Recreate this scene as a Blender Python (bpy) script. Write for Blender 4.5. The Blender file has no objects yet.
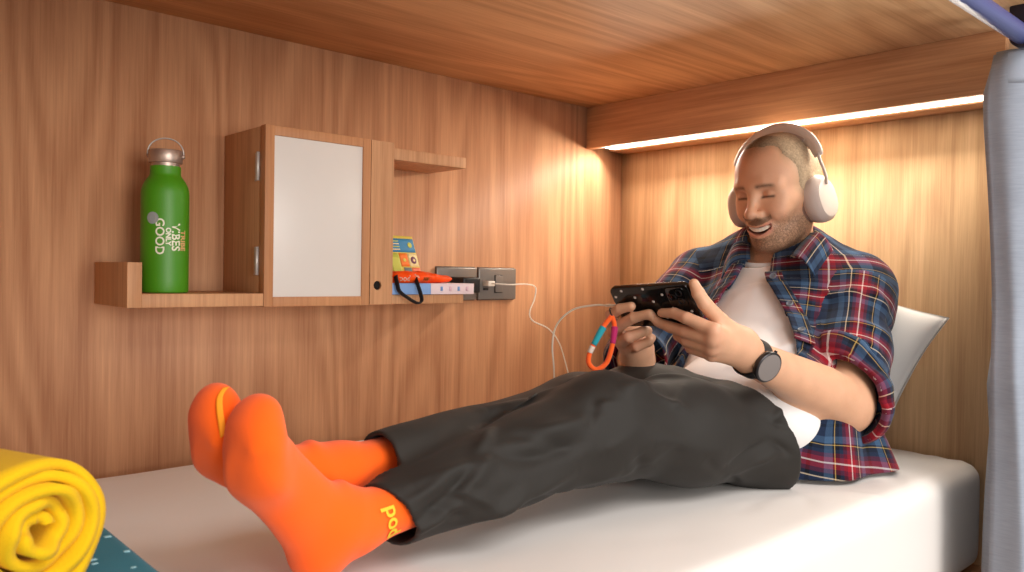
import bpy, bmesh, math, random
import numpy as np
from mathutils import Vector, Matrix

random.seed(4)
sc = bpy.context.scene
COL = sc.collection
PI = math.pi
f32 = np.float32


# ------------------------------------------------------------------ materials
def newmat(name):
    m = bpy.data.materials.new(name)
    m.use_nodes = True
    nt = m.node_tree
    b = nt.nodes['Principled BSDF']
    return m, nt, b


def lin(r, g, b):
    def c(v):
        v /= 255.0
        return v / 12.92 if v <= 0.04045 else ((v + 0.055) / 1.055) ** 2.4
    return (c(r), c(g), c(b), 1.0)


def plain(name, rgb, rough=0.5, metal=0.0, spec=0.5, noise=0.0, nscale=200.0, sss=0.0, sheen=0.0, coat=0.0):
    """simple procedural material: colour with fine noise variation and matching bump"""
    m, nt, b = newmat(name)
    b.inputs['Base Color'].default_value = lin(*rgb)
    b.inputs['Roughness'].default_value = rough
    b.inputs['Metallic'].default_value = metal
    b.inputs['Specular IOR Level'].default_value = spec
    b.inputs['Sheen Weight'].default_value = sheen
    b.inputs['Coat Weight'].default_value = coat
    if sss:
        b.inputs['Subsurface Weight'].default_value = sss
        b.inputs['Subsurface Radius'].default_value = (0.01, 0.004, 0.002)
        b.inputs['Subsurface Scale'].default_value = 1.0
    if noise:
        tc = nt.nodes.new('ShaderNodeTexCoord')
        n = nt.nodes.new('ShaderNodeTexNoise')
        n.inputs['Scale'].default_value = nscale
        n.inputs['Detail'].default_value = 3
        nt.links.new(tc.outputs['Object'], n.inputs['Vector'])
        mx = nt.nodes.new('ShaderNodeMix'); mx.data_type = 'RGBA'
        c = lin(*rgb)
        mx.inputs['A'].default_value = tuple(v * (1 - noise) for v in c[:3]) + (1,)
        mx.inputs['B'].default_value = tuple(min(1, v * (1 + noise)) for v in c[:3]) + (1,)
        nt.links.new(n.outputs['Fac'], mx.inputs['Factor'])
        nt.links.new(mx.outputs['Result'], b.inputs['Base Color'])
        bp = nt.nodes.new('ShaderNodeBump'); bp.inputs['Strength'].default_value = 0.25
        bp.inputs['Distance'].default_value = 0.001
        nt.links.new(n.outputs['Fac'], bp.inputs['Height'])
        nt.links.new(bp.outputs['Normal'], b.inputs['Normal'])
    return m


def wood(name, axis, dark=(160, 110, 76), light=(220, 170, 126), rough=0.5, seed=0.0, cath=0.55):
    """laminate oak, grain running along axis 0/1/2"""
    m, nt, b = newmat(name)
    N = nt.nodes.new; L = nt.links.new
    tc = N('ShaderNodeTexCoord')

    def mapped(across, along):
        mp = N('ShaderNodeMapping')
        s = [across] * 3; s[axis] = along
        mp.inputs['Scale'].default_value = s
        mp.inputs['Location'].default_value = (seed, seed * 1.7, seed * 0.6)
        L(tc.outputs['Object'], mp.inputs['Vector'])
        return mp
    # cathedral figure: contour lines of a stretched low-frequency noise
    n1 = N('ShaderNodeTexNoise'); n1.inputs['Scale'].default_value = 1.0
    n1.inputs['Detail'].default_value = 2.0; n1.inputs['Roughness'].default_value = 0.45
    L(mapped(4.2, 0.62).outputs[0], n1.inputs['Vector'])
    mul = N('ShaderNodeMath'); mul.operation = 'MULTIPLY'; mul.inputs[1].default_value = 78.0
    L(n1.outputs['Fac'], mul.inputs[0])
    sn = N('ShaderNodeMath'); sn.operation = 'SINE'; L(mul.outputs[0], sn.inputs[0])
    # fine streaks
    n2 = N('ShaderNodeTexNoise'); n2.inputs['Scale'].default_value = 1.0
    n2.inputs['Detail'].default_value = 6.0; n2.inputs['Roughness'].default_value = 0.62
    L(mapped(130.0, 2.6).outputs[0], n2.inputs['Vector'])
    n3 = N('ShaderNodeTexNoise'); n3.inputs['Scale'].default_value = 1.0
    n3.inputs['Detail'].default_value = 3.0
    L(mapped(11.0, 0.7).outputs[0], n3.inputs['Vector'])
    pores = N('ShaderNodeTexNoise'); pores.inputs['Scale'].default_value = 1.0
    pores.inputs['Detail'].default_value = 2.0
    L(mapped(420.0, 14.0).outputs[0], pores.inputs['Vector'])

    def madd(a, k, c):
        x = N('ShaderNodeMath'); x.operation = 'MULTIPLY_ADD'
        L(a, x.inputs[0]); x.inputs[1].default_value = k
        if isinstance(c, float): x.inputs[2].default_value = c
        else: L(c, x.inputs[2])
        return x.outputs[0]
    v = madd(sn.outputs[0], 0.10 * cath, 0.12)
    v = madd(n2.outputs['Fac'], 0.58, v)
    v = madd(n3.outputs['Fac'], 0.28, v)
    v = madd(pores.outputs['Fac'], 0.26, v)
    rp = N('ShaderNodeValToRGB')
    e = rp.color_ramp.elements
    e[0].position = 0.40; e[0].color = lin(*dark)
    e[1].position = 0.92; e[1].color = lin(*light)
    L(v, rp.inputs['Fac'])
    L(rp.outputs['Color'], b.inputs['Base Color'])
    b.inputs['Roughness'].default_value = rough
    b.inputs['Specular IOR Level'].default_value = 0.22
    bp = N('ShaderNodeBump'); bp.inputs['Strength'].default_value = 0.12; bp.inputs['Distance'].default_value = 0.0006
    L(v, bp.inputs['Height']); L(bp.outputs['Normal'], b.inputs['Normal'])
    return m


def emit(name, rgb, strength):
    m, nt, b = newmat(name)
    b.inputs['Base Color'].default_value = (*rgb, 1)
    b.inputs['Emission Color'].default_value = (*rgb, 1)
    b.inputs['Emission Strength'].default_value = strength
    return m


def fabric(name, rgb, rough=0.9, weave=900.0, bump=0.3, var=0.1, sheen=0.2, horiz=None):
    """woven cloth: fine crossing threads plus soft mottling"""
    m, nt, b = newmat(name)
    N = nt.nodes.new; L = nt.links.new
    tc = N('ShaderNodeTexCoord')
    mp = N('ShaderNodeMapping')
    mp.inputs['Scale'].default_value = horiz if horiz else (weave, weave, weave)
    L(tc.outputs['Object'], mp.inputs['Vector'])
    n = N('ShaderNodeTexNoise'); n.inputs['Scale'].default_value = 1.0; n.inputs['Detail'].default_value = 2.0
    L(mp.outputs[0], n.inputs['Vector'])
    n2 = N('ShaderNodeTexNoise'); n2.inputs['Scale'].default_value = 14.0; n2.inputs['Detail'].default_value = 4.0
    L(tc.outputs['Object'], n2.inputs['Vector'])
    ad = N('ShaderNodeMath'); ad.operation = 'ADD'; L(n.outputs['Fac'], ad.inputs[0]); L(n2.outputs['Fac'], ad.inputs[1])
    ha = N('ShaderNodeMath'); ha.operation = 'MULTIPLY'; ha.inputs[1].default_value = 0.5; L(ad.outputs[0], ha.inputs[0])
    mx = N('ShaderNodeMix'); mx.data_type = 'RGBA'
    c = lin(*rgb)
    mx.inputs['A'].default_value = tuple(v * (1 - var) for v in c[:3]) + (1,)
    mx.inputs['B'].default_value = tuple(min(1, v * (1 + var)) for v in c[:3]) + (1,)
    L(ha.outputs[0], mx.inputs['Factor']); L(mx.outputs['Result'], b.inputs['Base Color'])
    bp = N('ShaderNodeBump'); bp.inputs['Strength'].default_value = bump; bp.inputs['Distance'].default_value = 0.0008
    L(ha.outputs[0], bp.inputs['Height']); L(bp.outputs['Normal'], b.inputs['Normal'])
    b.inputs['Roughness'].default_value = rough
    b.inputs['Specular IOR Level'].default_value = 0.2
    b.inputs['Sheen Weight'].default_value = sheen
    b.inputs['Sheen Roughness'].default_value = 0.6
    return m


def attr_mat(name, attr='col', rough=0.5, sss=0.0, spec=0.4, bump_scale=0.0, bump=0.1):
    m, nt, b = newmat(name)
    a = nt.nodes.new('ShaderNodeAttribute'); a.attribute_name = attr
    nt.links.new(a.outputs['Color'], b.inputs['Base Color'])
    b.inputs['Roughness'].default_value = rough
    b.inputs['Specular IOR Level'].default_value = spec
    if sss:
        b.inputs['Subsurface Weight'].default_value = sss
        b.inputs['Subsurface Radius'].default_value = (0.009, 0.0035, 0.002)
        b.inputs['Subsurface Scale'].default_value = 1.0
    if bump_scale:
        tc = nt.nodes.new('ShaderNodeTexCoord')
        n = nt.nodes.new('ShaderNodeTexNoise'); n.inputs['Scale'].default_value = bump_scale
        n.inputs['Detail'].default_value = 3
        nt.links.new(tc.outputs['Object'], n.inputs['Vector'])
        bp = nt.nodes.new('ShaderNodeBump'); bp.inputs['Strength'].default_value = bump
        bp.inputs['Distance'].default_value = 0.001
        nt.links.new(n.outputs['Fac'], bp.inputs['Height'])
        nt.links.new(bp.outputs['Normal'], b.inputs['Normal'])
    return m


def plaid(name):
    """tartan woven from two striped thread systems read from the UV map (metres)"""
    m, nt, b = newmat(name)
    N = nt.nodes.new; L = nt.links.new
    uv = N('ShaderNodeUVMap'); uv.uv_map = 'weave'
    sp = N('ShaderNodeSeparateXYZ'); L(uv.outputs['UV'], sp.inputs[0])
    navy = (28, 41, 66); blue = (64, 92, 124); dk = (13, 18, 30); red = (150, 24, 40); wine = (92, 20, 42)
    cream = (226, 206, 176); yel = (196, 164, 92); pale = (236, 214, 208)
    stripes = [(0.0, navy), (0.12, blue), (0.215, dk), (0.235, yel), (0.250, dk), (0.30, navy), (0.345, wine), (0.395, red), (0.455, pale),
               (0.473, red), (0.535, wine), (0.585, dk), (0.63, cream), (0.645, navy), (0.71, blue), (0.80, navy), (0.90, dk), (0.96, navy)]

    def system(out):
        mu = N('ShaderNodeMath'); mu.operation = 'MULTIPLY'; mu.inputs[1].default_value = 1 / 0.122
        L(out, mu.inputs[0])
        fr = N('ShaderNodeMath'); fr.operation = 'FRACT'; L(mu.outputs[0], fr.inputs[0])
        rp = N('ShaderNodeValToRGB'); rp.color_ramp.interpolation = 'CONSTANT'
        els = rp.color_ramp.elements
        els[0].position = 0; els[0].color = lin(*stripes[0][1])
        els[1].position = stripes[1][0]; els[1].color = lin(*stripes[1][1])
        for p, c in stripes[2:]:
            q = els.new(p); q.color = lin(*c)
        L(fr.outputs[0], rp.inputs['Fac'])
        return rp.outputs['Color']
    mx = N('ShaderNodeMix'); mx.data_type = 'RGBA'; mx.inputs['Factor'].default_value = 0.5
    L(system(sp.outputs['X']), mx.inputs['A']); L(system(sp.outputs['Y']), mx.inputs['B'])
    tc = N('ShaderNodeTexCoord')
    n = N('ShaderNodeTexNoise'); n.inputs['Scale'].default_value = 700; n.inputs['Detail'].default_value = 2
    L(tc.outputs['Object'], n.inputs['Vector'])
    hs = N('ShaderNodeMix'); hs.data_type = 'RGBA'; hs.blend_type = 'MULTIPLY'; hs.inputs['Factor'].default_value = 0.35
    L(mx.outputs['Result'], hs.inputs['A']); L(n.outputs['Fac'], hs.inputs['B'])
    L(hs.outputs['Result'], b.inputs['Base Color'])
    bp = N('ShaderNodeBump'); bp.inputs['Strength'].default_value = 0.3; bp.inputs['Distance'].default_value = 0.0008
    L(n.outputs['Fac'], bp.inputs['Height']); L(bp.outputs['Normal'], b.inputs['Normal'])
    b.inputs['Roughness'].default_value = 0.92; b.inputs['Specular IOR Level'].default_value = 0.15
    b.inputs['Sheen Weight'].default_value = 0.12
    return m


# ------------------------------------------------------------------ object helpers
def empty(name, loc, label=None, cat=None, group=None):
    o = bpy.data.objects.new(name, None); COL.objects.link(o)
    o.location = loc
    o.empty_display_size = 0.05
    if label: o['label'] = label
    if cat: o['category'] = cat
    if group: o['group'] = group
    return o


def wloc(o):
    v = Vector((0, 0, 0))
    while o is not None:
        v += o.location; o = o.parent
    return v


def link_mesh(name, me, mat, parent=None, smooth=True):
    """mesh given in world coordinates; re-based on the parent's origin"""
    o = bpy.data.objects.new(name, me); COL.objects.link(o)
    if mat is not None:
        for m in (mat if isinstance(mat, (list, tuple)) else [mat]): me.materials.append(m)
    if parent is not None:
        off = -wloc(parent)
        me.transform(Matrix.Translation(off))
        o.parent = parent
    if smooth:
        me.polygons.foreach_set('use_smooth', [True] * len(me.polygons))
    me.update()
    return o


def mesh_from(verts, faces):
    me = bpy.data.meshes.new('m')
    verts = np.asarray(verts, dtype=f32)
    if isinstance(faces, np.ndarray) and faces.ndim == 2:
        n, k = faces.shape
        me.vertices.add(len(verts)); me.vertices.foreach_set('co', verts.ravel())
        me.loops.add(n * k); me.loops.foreach_set('vertex_index', faces.astype(np.int32).ravel())
        me.polygons.add(n)
        me.polygons.foreach_set('loop_start', np.arange(0, n * k, k, dtype=np.int32))
        me.update(calc_edges=True)
        me.validate()
    else:
        me.from_pydata([tuple(map(float, v)) for v in verts], [], faces)
    me.update()
    return me


def from_bm(name, bm, mat, parent=None, smooth=False, autosmooth=True):
    bmesh.ops.recalc_face_normals(bm, faces=bm.faces)
    if smooth and autosmooth:
        for e in bm.edges:
            if len(e.link_faces) == 2 and e.calc_face_angle(0) > math.radians(40): e.smooth = False
    me = bpy.data.meshes.new(name); bm.to_mesh(me); bm.free()
    return link_mesh(name, me, mat, parent, smooth)


def box_bm(lo, hi, bevel=0.0, seg=2, bm=None):
    own = bm is None
    b = bmesh.new()
    bmesh.ops.create_cube(b, size=1)
    lo = Vector(lo); hi = Vector(hi)
    for v in b.verts:
        v.co = Vector((lo[i] + (v.co[i] + 0.5) * (hi[i] - lo[i]) for i in range(3)))
    if bevel:
        bmesh.ops.bevel(b, geom=list(b.edges), offset=bevel, segments=seg, affect='EDGES', profile=0.5)
    if own: return b
    me = bpy.data.meshes.new('t'); b.to_mesh(me); b.free(); bm.from_mesh(me); bpy.data.meshes.remove(me)
    return bm


def box(name, lo, hi, mat, parent=None, bevel=0.0015, seg=2):
    return from_bm(name, box_bm(lo, hi, bevel, seg), mat, parent, smooth=True)


def structure(o):
    o['kind'] = 'structure'; return o


def tag(o, label, cat, group=None):
    o['label'] = label; o['category'] = cat
    if group: o['group'] = group
    return o


def catmull(pts, n=12, closed=False):
    pts = [np.asarray(p, float) for p in pts]
    P = ([pts[-1]] + pts + [pts[0], pts[1]]) if closed else ([2 * pts[0] - pts[1]] + pts + [2 * pts[-1] - pts[-2]])
    out = []
    for i in range(1, len(P) - 2):
        for k in range(n):
            t = k / n
            a, b, c, d = P[i - 1], P[i], P[i + 1], P[i + 2]
            out.append(0.5 * (2 * b + (c - a) * t + (2 * a - 5 * b + 4 * c - d) * t * t + (3 * b - a - 3 * c + d) * t ** 3))
    if not closed: out.append(pts[-1])
    return np.array(out)


def tube_data(path, rad, seg=12, closed=False, flat=(1, 1), up=(0, 0, 1), caps=True):
    path = np.asarray(path, float); n = len(path)
    rad = np.full(n, rad) if np.isscalar(rad) else np.asarray(rad, float)
    T = np.roll(path, -1, 0) - np.roll(path, 1, 0)
    if not closed:
        T[0] = path[1] - path[0]; T[-1] = path[-1] - path[-2]
    T /= np.linalg.norm(T, axis=1)[:, None] + 1e-12
    u = np.cross(up, T[0])
    if np.linalg.norm(u) < 1e-4: u = np.cross((1, 0, 0), T[0])
    vs = []
    for i in range(n):
        u = u - T[i] * (u @ T[i]); u /= np.linalg.norm(u) + 1e-12
        w = np.cross(T[i], u)
        for k in range(seg):
            a = 2 * PI * k / seg
            vs.append(path[i] + rad[i] * (math.cos(a) * u * flat[0] + math.sin(a) * w * flat[1]))
    fs = []
    m = n if closed else n - 1
    for i in range(m):
        for k in range(seg):
            j = (i + 1) % n
            fs.append((i * seg + k, i * seg + (k + 1) % seg, j * seg + (k + 1) % seg, j * seg + k))
    if not closed and caps:
        fs.append(tuple(range(seg))[::-1]); fs.append(tuple((n - 1) * seg + k for k in range(seg)))
    return vs, fs


def tube(name, path, rad, mat, parent=None, seg=12, **kw):
    return link_mesh(name, mesh_from(*tube_data(path, rad, seg, **kw)), mat, parent)


def lathe(name, prof, centre, mat, parent=None, seg=48, axis=None):
    """prof: list of (r, h) from bottom to top, rotated round the vertical (or the given frame's third axis)"""
    vs, fs = [], []
    c = Vector(centre)
    F = axis if axis is not None else Matrix.Identity(3)
    for r, h in prof:
        for k in range(seg):
            a = 2 * PI * k / seg
            vs.append(c + F @ Vector((r * math.cos(a), r * math.sin(a), h)))
    for i in range(len(prof) - 1):
        for k in range(seg):
            fs.append((i * seg + k, i * seg + (k + 1) % seg, (i + 1) * seg + (k + 1) % seg, (i + 1) * seg + k))
    fs.append(tuple(range(seg))[::-1]); fs.append(tuple((len(prof) - 1) * seg + k for k in range(seg)))
    bm = bmesh.new()
    bv = [bm.verts.new(v) for v in vs]
    for f in fs: bm.faces.new([bv[i] for i in f])
    return from_bm(name, bm, mat, parent, smooth=True)


def grid(name, fn, nu, nv, mat, parent=None, thick=0.0, closed_u=False, uvfn=None):
    """sheet fn(u,v)->xyz, u,v in 0..1, with optional thickness along its normals"""
    U = np.linspace(0, 1, nu + 1); V = np.linspace(0, 1, nv + 1)
    P = np.array([[fn(u, v) for v in V] for u in U], float)
    n0, n1 = P.shape[:2]
    idx = np.arange(n0 * n1).reshape(n0, n1)
    q = np.stack([idx[:-1, :-1], idx[1:, :-1], idx[1:, 1:], idx[:-1, 1:]], -1).reshape(-1, 4)
    verts = P.reshape(-1, 3); UVv = np.array([[(uvfn(u, v) if uvfn else (u, v)) for v in V] for u in U]).reshape(-1, 2)
    if thick:
        du = np.gradient(P, axis=0); dv = np.gradient(P, axis=1)
        nn = np.cross(du, dv); nn /= np.linalg.norm(nn, axis=2)[..., None] + 1e-12
        back = (P - nn * thick).reshape(-1, 3)
        o = len(verts)
        rim = np.concatenate([idx[:, 0], idx[-1, 1:], idx[-2::-1, -1], idx[0, -2:0:-1]])
        r2 = np.roll(rim, -1)
        side = np.stack([rim, rim + o, r2 + o, r2], -1)
        q = np.concatenate([q, q[:, ::-1] + o, side])
        verts = np.concatenate([verts, back]); UVv = np.concatenate([UVv, UVv])
    me = mesh_from(verts, q)
    bm = bmesh.new(); bm.from_mesh(me); bmesh.ops.recalc_face_normals(bm, faces=bm.faces); bm.to_mesh(me); bm.free()
    uv = me.uv_layers.new(name='weave')
    li = np.zeros(len(me.loops), np.int32); me.loops.foreach_get('vertex_index', li)
    uv.data.foreach_set('uv', UVv[li].astype(f32).ravel())
    return link_mesh(name, me, mat, parent)


# ------------------------------------------------------------------ signed-distance modelling
def A(*v): return np.array(v, dtype=f32)
def nrm(v): v = np.asarray(v, float); return v / np.linalg.norm(v)


def smin(a, b, k):
    h = np.maximum(k - np.abs(a - b), 0) / k
    return np.minimum(a, b) - h * h * k * 0.25


def smax(a, b, k): return -smin(-a, -b, k)


def rcone(P, a, b, r1, r2):
    a = A(*a); ab = A(*b) - a; l2 = float(ab @ ab) + 1e-12
    q = P - a
    t = np.clip((q @ ab) / l2, 0, 1)
    d = q - t[:, None] * ab
    return np.sqrt(np.einsum('ij,ij->i', d, d)) - (r1 + t * (r2 - r1)).astype(f32)


def ell(P, c, r, R=None):
    q = P - A(*c)
    if R is not None: q = q @ np.asarray(R, f32).T
    r = A(*r)
    k0 = np.linalg.norm(q / r, axis=1); k1 = np.linalg.norm(q / (r * r), axis=1) + 1e-9
    return k0 * (k0 - 1) / k1


def chain(P, pts, rs, k=0.0):
    d = None
    for i in range(len(pts) - 1):
        e = rcone(P, pts[i], pts[i + 1], rs[i], rs[i + 1])
        d = e if d is None else (smin(d, e, k) if k else np.minimum(d, e))
    return d


def grouped(P, lo, hi, fn, margin=0.03):
    """evaluate fn only near its box; elsewhere the distance to the box"""
    lo = A(*lo); hi = A(*hi)
    q = np.maximum(np.maximum(lo - P, P - hi), 0)
    d = np.sqrt(np.einsum('ij,ij->i', q, q)) + 0.004
    m = d < margin
    if m.any(): d[m] = fn(P[m])
    return d


def vnoise(P, freq, seed=0.0):
    q = P * freq + seed
    i = np.floor(q).astype(np.int64); f = (q - i).astype(f32)
    f = f * f * (3 - 2 * f)

    def h(a, b, c):
        n = (a * 73856093) ^ (b * 19349663) ^ (c * 83492791)
        n = (n ^ (n >> 13)) * 1274126177
        return (((n ^ (n >> 16)) & 0xffff) / 65535.0).astype(f32)
    x, y, z = i.T
    c = [[[h(x + a, y + b, z + e) for e in (0, 1)] for b in (0, 1)] for a in (0, 1)]
    fx, fy, fz = f.T
    m = lambda p, q_, t: p + (q_ - p) * t
    return m(m(m(c[0][0][0], c[0][0][1], fz), m(c[0][1][0], c[0][1][1], fz), fy),
             m(m(c[1][0][0], c[1][0][1], fz), m(c[1][1][0], c[1][1][1], fz), fy), fx) * 2 - 1


def sdf_mesh(fn, lo, hi, h, smooth=1, slack=1.15):
    """sparse surface nets: returns vertices and quads"""
    lo = np.asarray(lo, float); hi = np.asarray(hi, float)
    B = 8
    nb = np.ceil((hi - lo) / (h * B)).astype(int)
    ax = [np.arange(n) for n in nb]
    G = np.stack(np.meshgrid(*ax, indexing='ij'), -1).reshape(-1, 3)
    cent = (lo + (G + 0.5) * B * h).astype(f32)
    d = np.concatenate([fn(cent[i:i + 200000]) for i in range(0, len(cent), 200000)])
    act = G[np.abs(d) < B * h * 0.87 * slack + 0.006]
    NX, NY, NZ = (nb * B + 2).tolist()
    s = np.arange(B + 1)
    loc = np.stack(np.meshgrid(s, s, s, indexing='ij'), -1).reshape(-1, 3)
    ids, vts, quads = [], [], []
    off = np.array([(a, b, c) for a in (0, 1) for b in (0, 1) for c in (0, 1)])
    edges = [(a, b) for a in range(8) for b in range(a + 1, 8) if abs(off[a] - off[b]).sum() == 1]

    def gid(c): return (c[..., 0].astype(np.int64) * NY + c[..., 1]) * NZ + c[..., 2]
    for st in range(0, len(act), 2500):
        bl = act[st:st + 2500] * B
        S = bl[:, None, :] + loc[None]
        P = (lo + S * h).astype(f32).reshape(-1, 3)
        D = fn(P).reshape(-1, B + 1, B + 1, B + 1)
        neg = D < 0
        cnt = np.zeros((len(bl), B, B, B), np.int8)
        for o in off: cnt += neg[:, o[0]:o[0] + B, o[1]:o[1] + B, o[2]:o[2] + B]
        w = np.argwhere((cnt > 0) & (cnt < 8))
        if len(w):
            cell = bl[w[:, 0]] + w[:, 1:]
            cd = np.stack([D[w[:, 0], w[:, 1] + o[0], w[:, 2] + o[1], w[:, 3] + o[2]] for o in off], -1)
            acc = np.zeros((len(w), 3)); num = np.zeros(len(w))
            for a, b in edges:
                da, db = cd[:, a], cd[:, b]
                cr = (da < 0) != (db < 0)
                t = np.where(cr, da / np.where(cr, da - db, 1), 0)
                acc += np.where(cr[:, None], off[a] + t[:, None] * (off[b] - off[a]), 0); num += cr
            vts.append(lo + (cell + acc / num[:, None]) * h); ids.append(gid(cell))
        for axn in range(3):
            o = [0, 0, 0]; o[axn] = 1
            n0 = neg[:, :B, :B, :B]; n1 = neg[:, o[0]:o[0] + B, o[1]:o[1] + B, o[2]:o[2] + B]
            w = np.argwhere(n0 != n1)
            if not len(w): continue
            c = bl[w[:, 0]] + w[:, 1:]
            fl = n0[w[:, 0], w[:, 1], w[:, 2], w[:, 3]]
            b1 = np.zeros(3, int); b2 = np.zeros(3, int); b1[(axn + 1) % 3] = 1; b2[(axn + 2) % 3] = 1
            q = np.stack([gid(c - b1 - b2), gid(c - b2), gid(c), gid(c - b1)], -1)
            q[~fl] = q[~fl][:, ::-1]
            quads.append(q)
    ids = np.concatenate(ids); V = np.concatenate(vts); Q = np.concatenate(quads)
    o = np.argsort(ids); ids = ids[o]; V = V[o]
    k = np.searchsorted(ids, Q); k = np.clip(k, 0, len(ids) - 1)
    ok = (ids[k] == Q).all(1)
    Q = k[ok]
    for _ in range(smooth):
        V = laplace(V, Q, 0.5)
    return V, Q


def laplace(V, Q, lam):
    n = len(V); acc = np.zeros_like(V); num = np.zeros(n)
    for a, b in ((0, 1), (1, 2), (2, 3), (3, 0)):
        i, j = Q[:, a], Q[:, b]
        for x in range(3):
            acc[:, x] += np.bincount(i, V[j, x], n) + np.bincount(j, V[i, x], n)
        num += np.bincount(i, minlength=n) + np.bincount(j, minlength=n)
    return V + lam * (acc / np.maximum(num, 1)[:, None] - V)


def vnormals(V, Q):
    nn = np.cross(V[Q[:, 2]] - V[Q[:, 0]], V[Q[:, 3]] - V[Q[:, 1]])
    out = np.zeros_like(V)
    for k in range(4):
        for x in range(3): out[:, x] += np.bincount(Q[:, k], nn[:, x], len(V))
    return out / (np.linalg.norm(out, axis=1)[:, None] + 1e-12)


def fold_disp(V, folds):
    """folds: (polyline points, amplitude, width) - ridges (amp>0) or creases (amp<0) along 3-D lines"""
    d = np.zeros(len(V))
    for pts, amp, wd in folds:
        best = np.full(len(V), 1e9)
        tt = np.zeros(len(V))
        n = len(pts) - 1
        for i in range(n):
            a = np.array(pts[i], float); ab = np.array(pts[i + 1], float) - a
            t = np.clip((V - a) @ ab / (ab @ ab), 0, 1)
            e = np.linalg.norm(V - a - t[:, None] * ab, axis=1)
            m = e < best; best[m] = e[m]; tt[m] = (i + t[m]) / n
        taper = np.clip(np.sin(np.clip(tt, 0.02, 0.98) * PI), 0, 1) ** 0.6
        d += amp * taper * np.exp(-(best / wd) ** 2)
    return d


def colour_attr(me, cols):
    a = me.color_attributes.new('col', 'FLOAT_COLOR', 'POINT')
    c = np.ones((len(me.vertices), 4), f32); c[:, :3] = cols
    a.data.foreach_set('color', c.ravel())


def text_mesh(s, size, depth=0.0004, bold=0.0):
    cu = bpy.data.curves.new('t', 'FONT'); cu.body = s; cu.size = size; cu.extrude = depth; cu.offset = bold
    cu.align_x = 'CENTER'; cu.align_y = 'CENTER'; cu.resolution_u = 3
    o = bpy.data.objects.new('t', cu); COL.objects.link(o)
    dg = bpy.context.evaluated_depsgraph_get()
    me = bpy.data.meshes.new_from_object(o.evaluated_get(dg))
    bpy.data.objects.remove(o); bpy.data.curves.remove(cu)
    return me


# ------------------------------------------------------------------ the setting
ZO = 0.95                      # camera height
YB, XE, XV, ZC = 1.45, 1.725, 1.578, 1.389     # back wall, end wall, valance face, pod ceiling
BED = 0.606
M_wall = wood('oak_laminate_vertical', 2, seed=3.1, cath=1.0, dark=(164, 112, 80), light=(212, 160, 120))
M_end = wood('oak_laminate_end', 2, seed=9.4, cath=.8, dark=(178, 136, 98), light=(226, 188, 144))
M_ceil = wood('oak_laminate_lengthwise', 0, seed=5.2, dark=(196, 144, 100), light=(244, 202, 154), cath=1.0)
M_val = wood('oak_laminate_crosswise', 1, seed=1.7, cath=0.3)
M_cab = wood('oak_cabinet', 2, seed=6.3, cath=0.25)
M_edge = wood('oak_edging', 2, seed=2.2, dark=(166, 112, 76), light=(206, 152, 108), cath=0.1)
M_white = plain('white_sheet_metal', (236, 236, 236), 0.5)

structure(box('wall_back', (-0.40, YB, 0), (1.80, YB + 0.03, 1.47), M_wall, bevel=0))
structure(box('wall_right', (XE, 0.505, 0), (XE + 0.03, YB, 1.47), M_end, bevel=0))
structure(box('wall_left', (-0.40, 0.46, 0), (-0.37, YB, 1.47), M_end, bevel=0))
structure(box('ceiling', (-0.40, 0.34, ZC), (1.80, YB, ZC + 0.035), M_ceil, bevel=0))
M_floor = plain('grey_vinyl_floor', (120, 116, 112), 0.6, noise=0.08, nscale=60)
structure(box('floor', (-2.6, -5.2, -0.03), (4.0, 1.6, 0.0), M_floor, bevel=0))
structure(box('trim_1', (XV, 0.470, 1.281), (XV + 0.022, YB, ZC), M_val, bevel=0.0008))          # valance board
M_slot = plain('aluminium_channel', (214, 200, 176), 0.4)
structure(box('trim_2', (1.6605, 0.44, 1.2825), (XE, YB - 0.01, 1.30), M_val, bevel=0.0008))   # board behind the light strip
structure(box('trim_3', (XV + 0.022, 0.44, 1.301), (XE, YB - 0.01, 1.318), M_val, bevel=0.0008))
structure(box('trim_4', (-0.37, 0.50, 0.0), (XE, 0.52, 0.40), M_cab, bevel=0.001))                # bed box front board
structure(box('trim_5', (-0.37, 0.52, 0.375), (XE, YB, 0.40), M_cab, bevel=0.001))                # slab carrying the mattress

# recessed strip light above the headboard
strip = empty('light_strip', (1.66, 0.97, 1.285), 'bright warm strip light recessed under the wooden valance above the man', 'light')
box('light_channel', (1.6005, 0.45, 1.290), (1.660, 1.420, 1.300), M_slot, strip, bevel=0.0005)
M_led = emit('led_diffuser', (1.0, 0.92, 0.78), 5.5)
box('light_diffuser', (1.606, 0.455, 1.2835), (1.650, 1.416, 1.2895), M_led, strip, bevel=0.0005)

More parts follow.
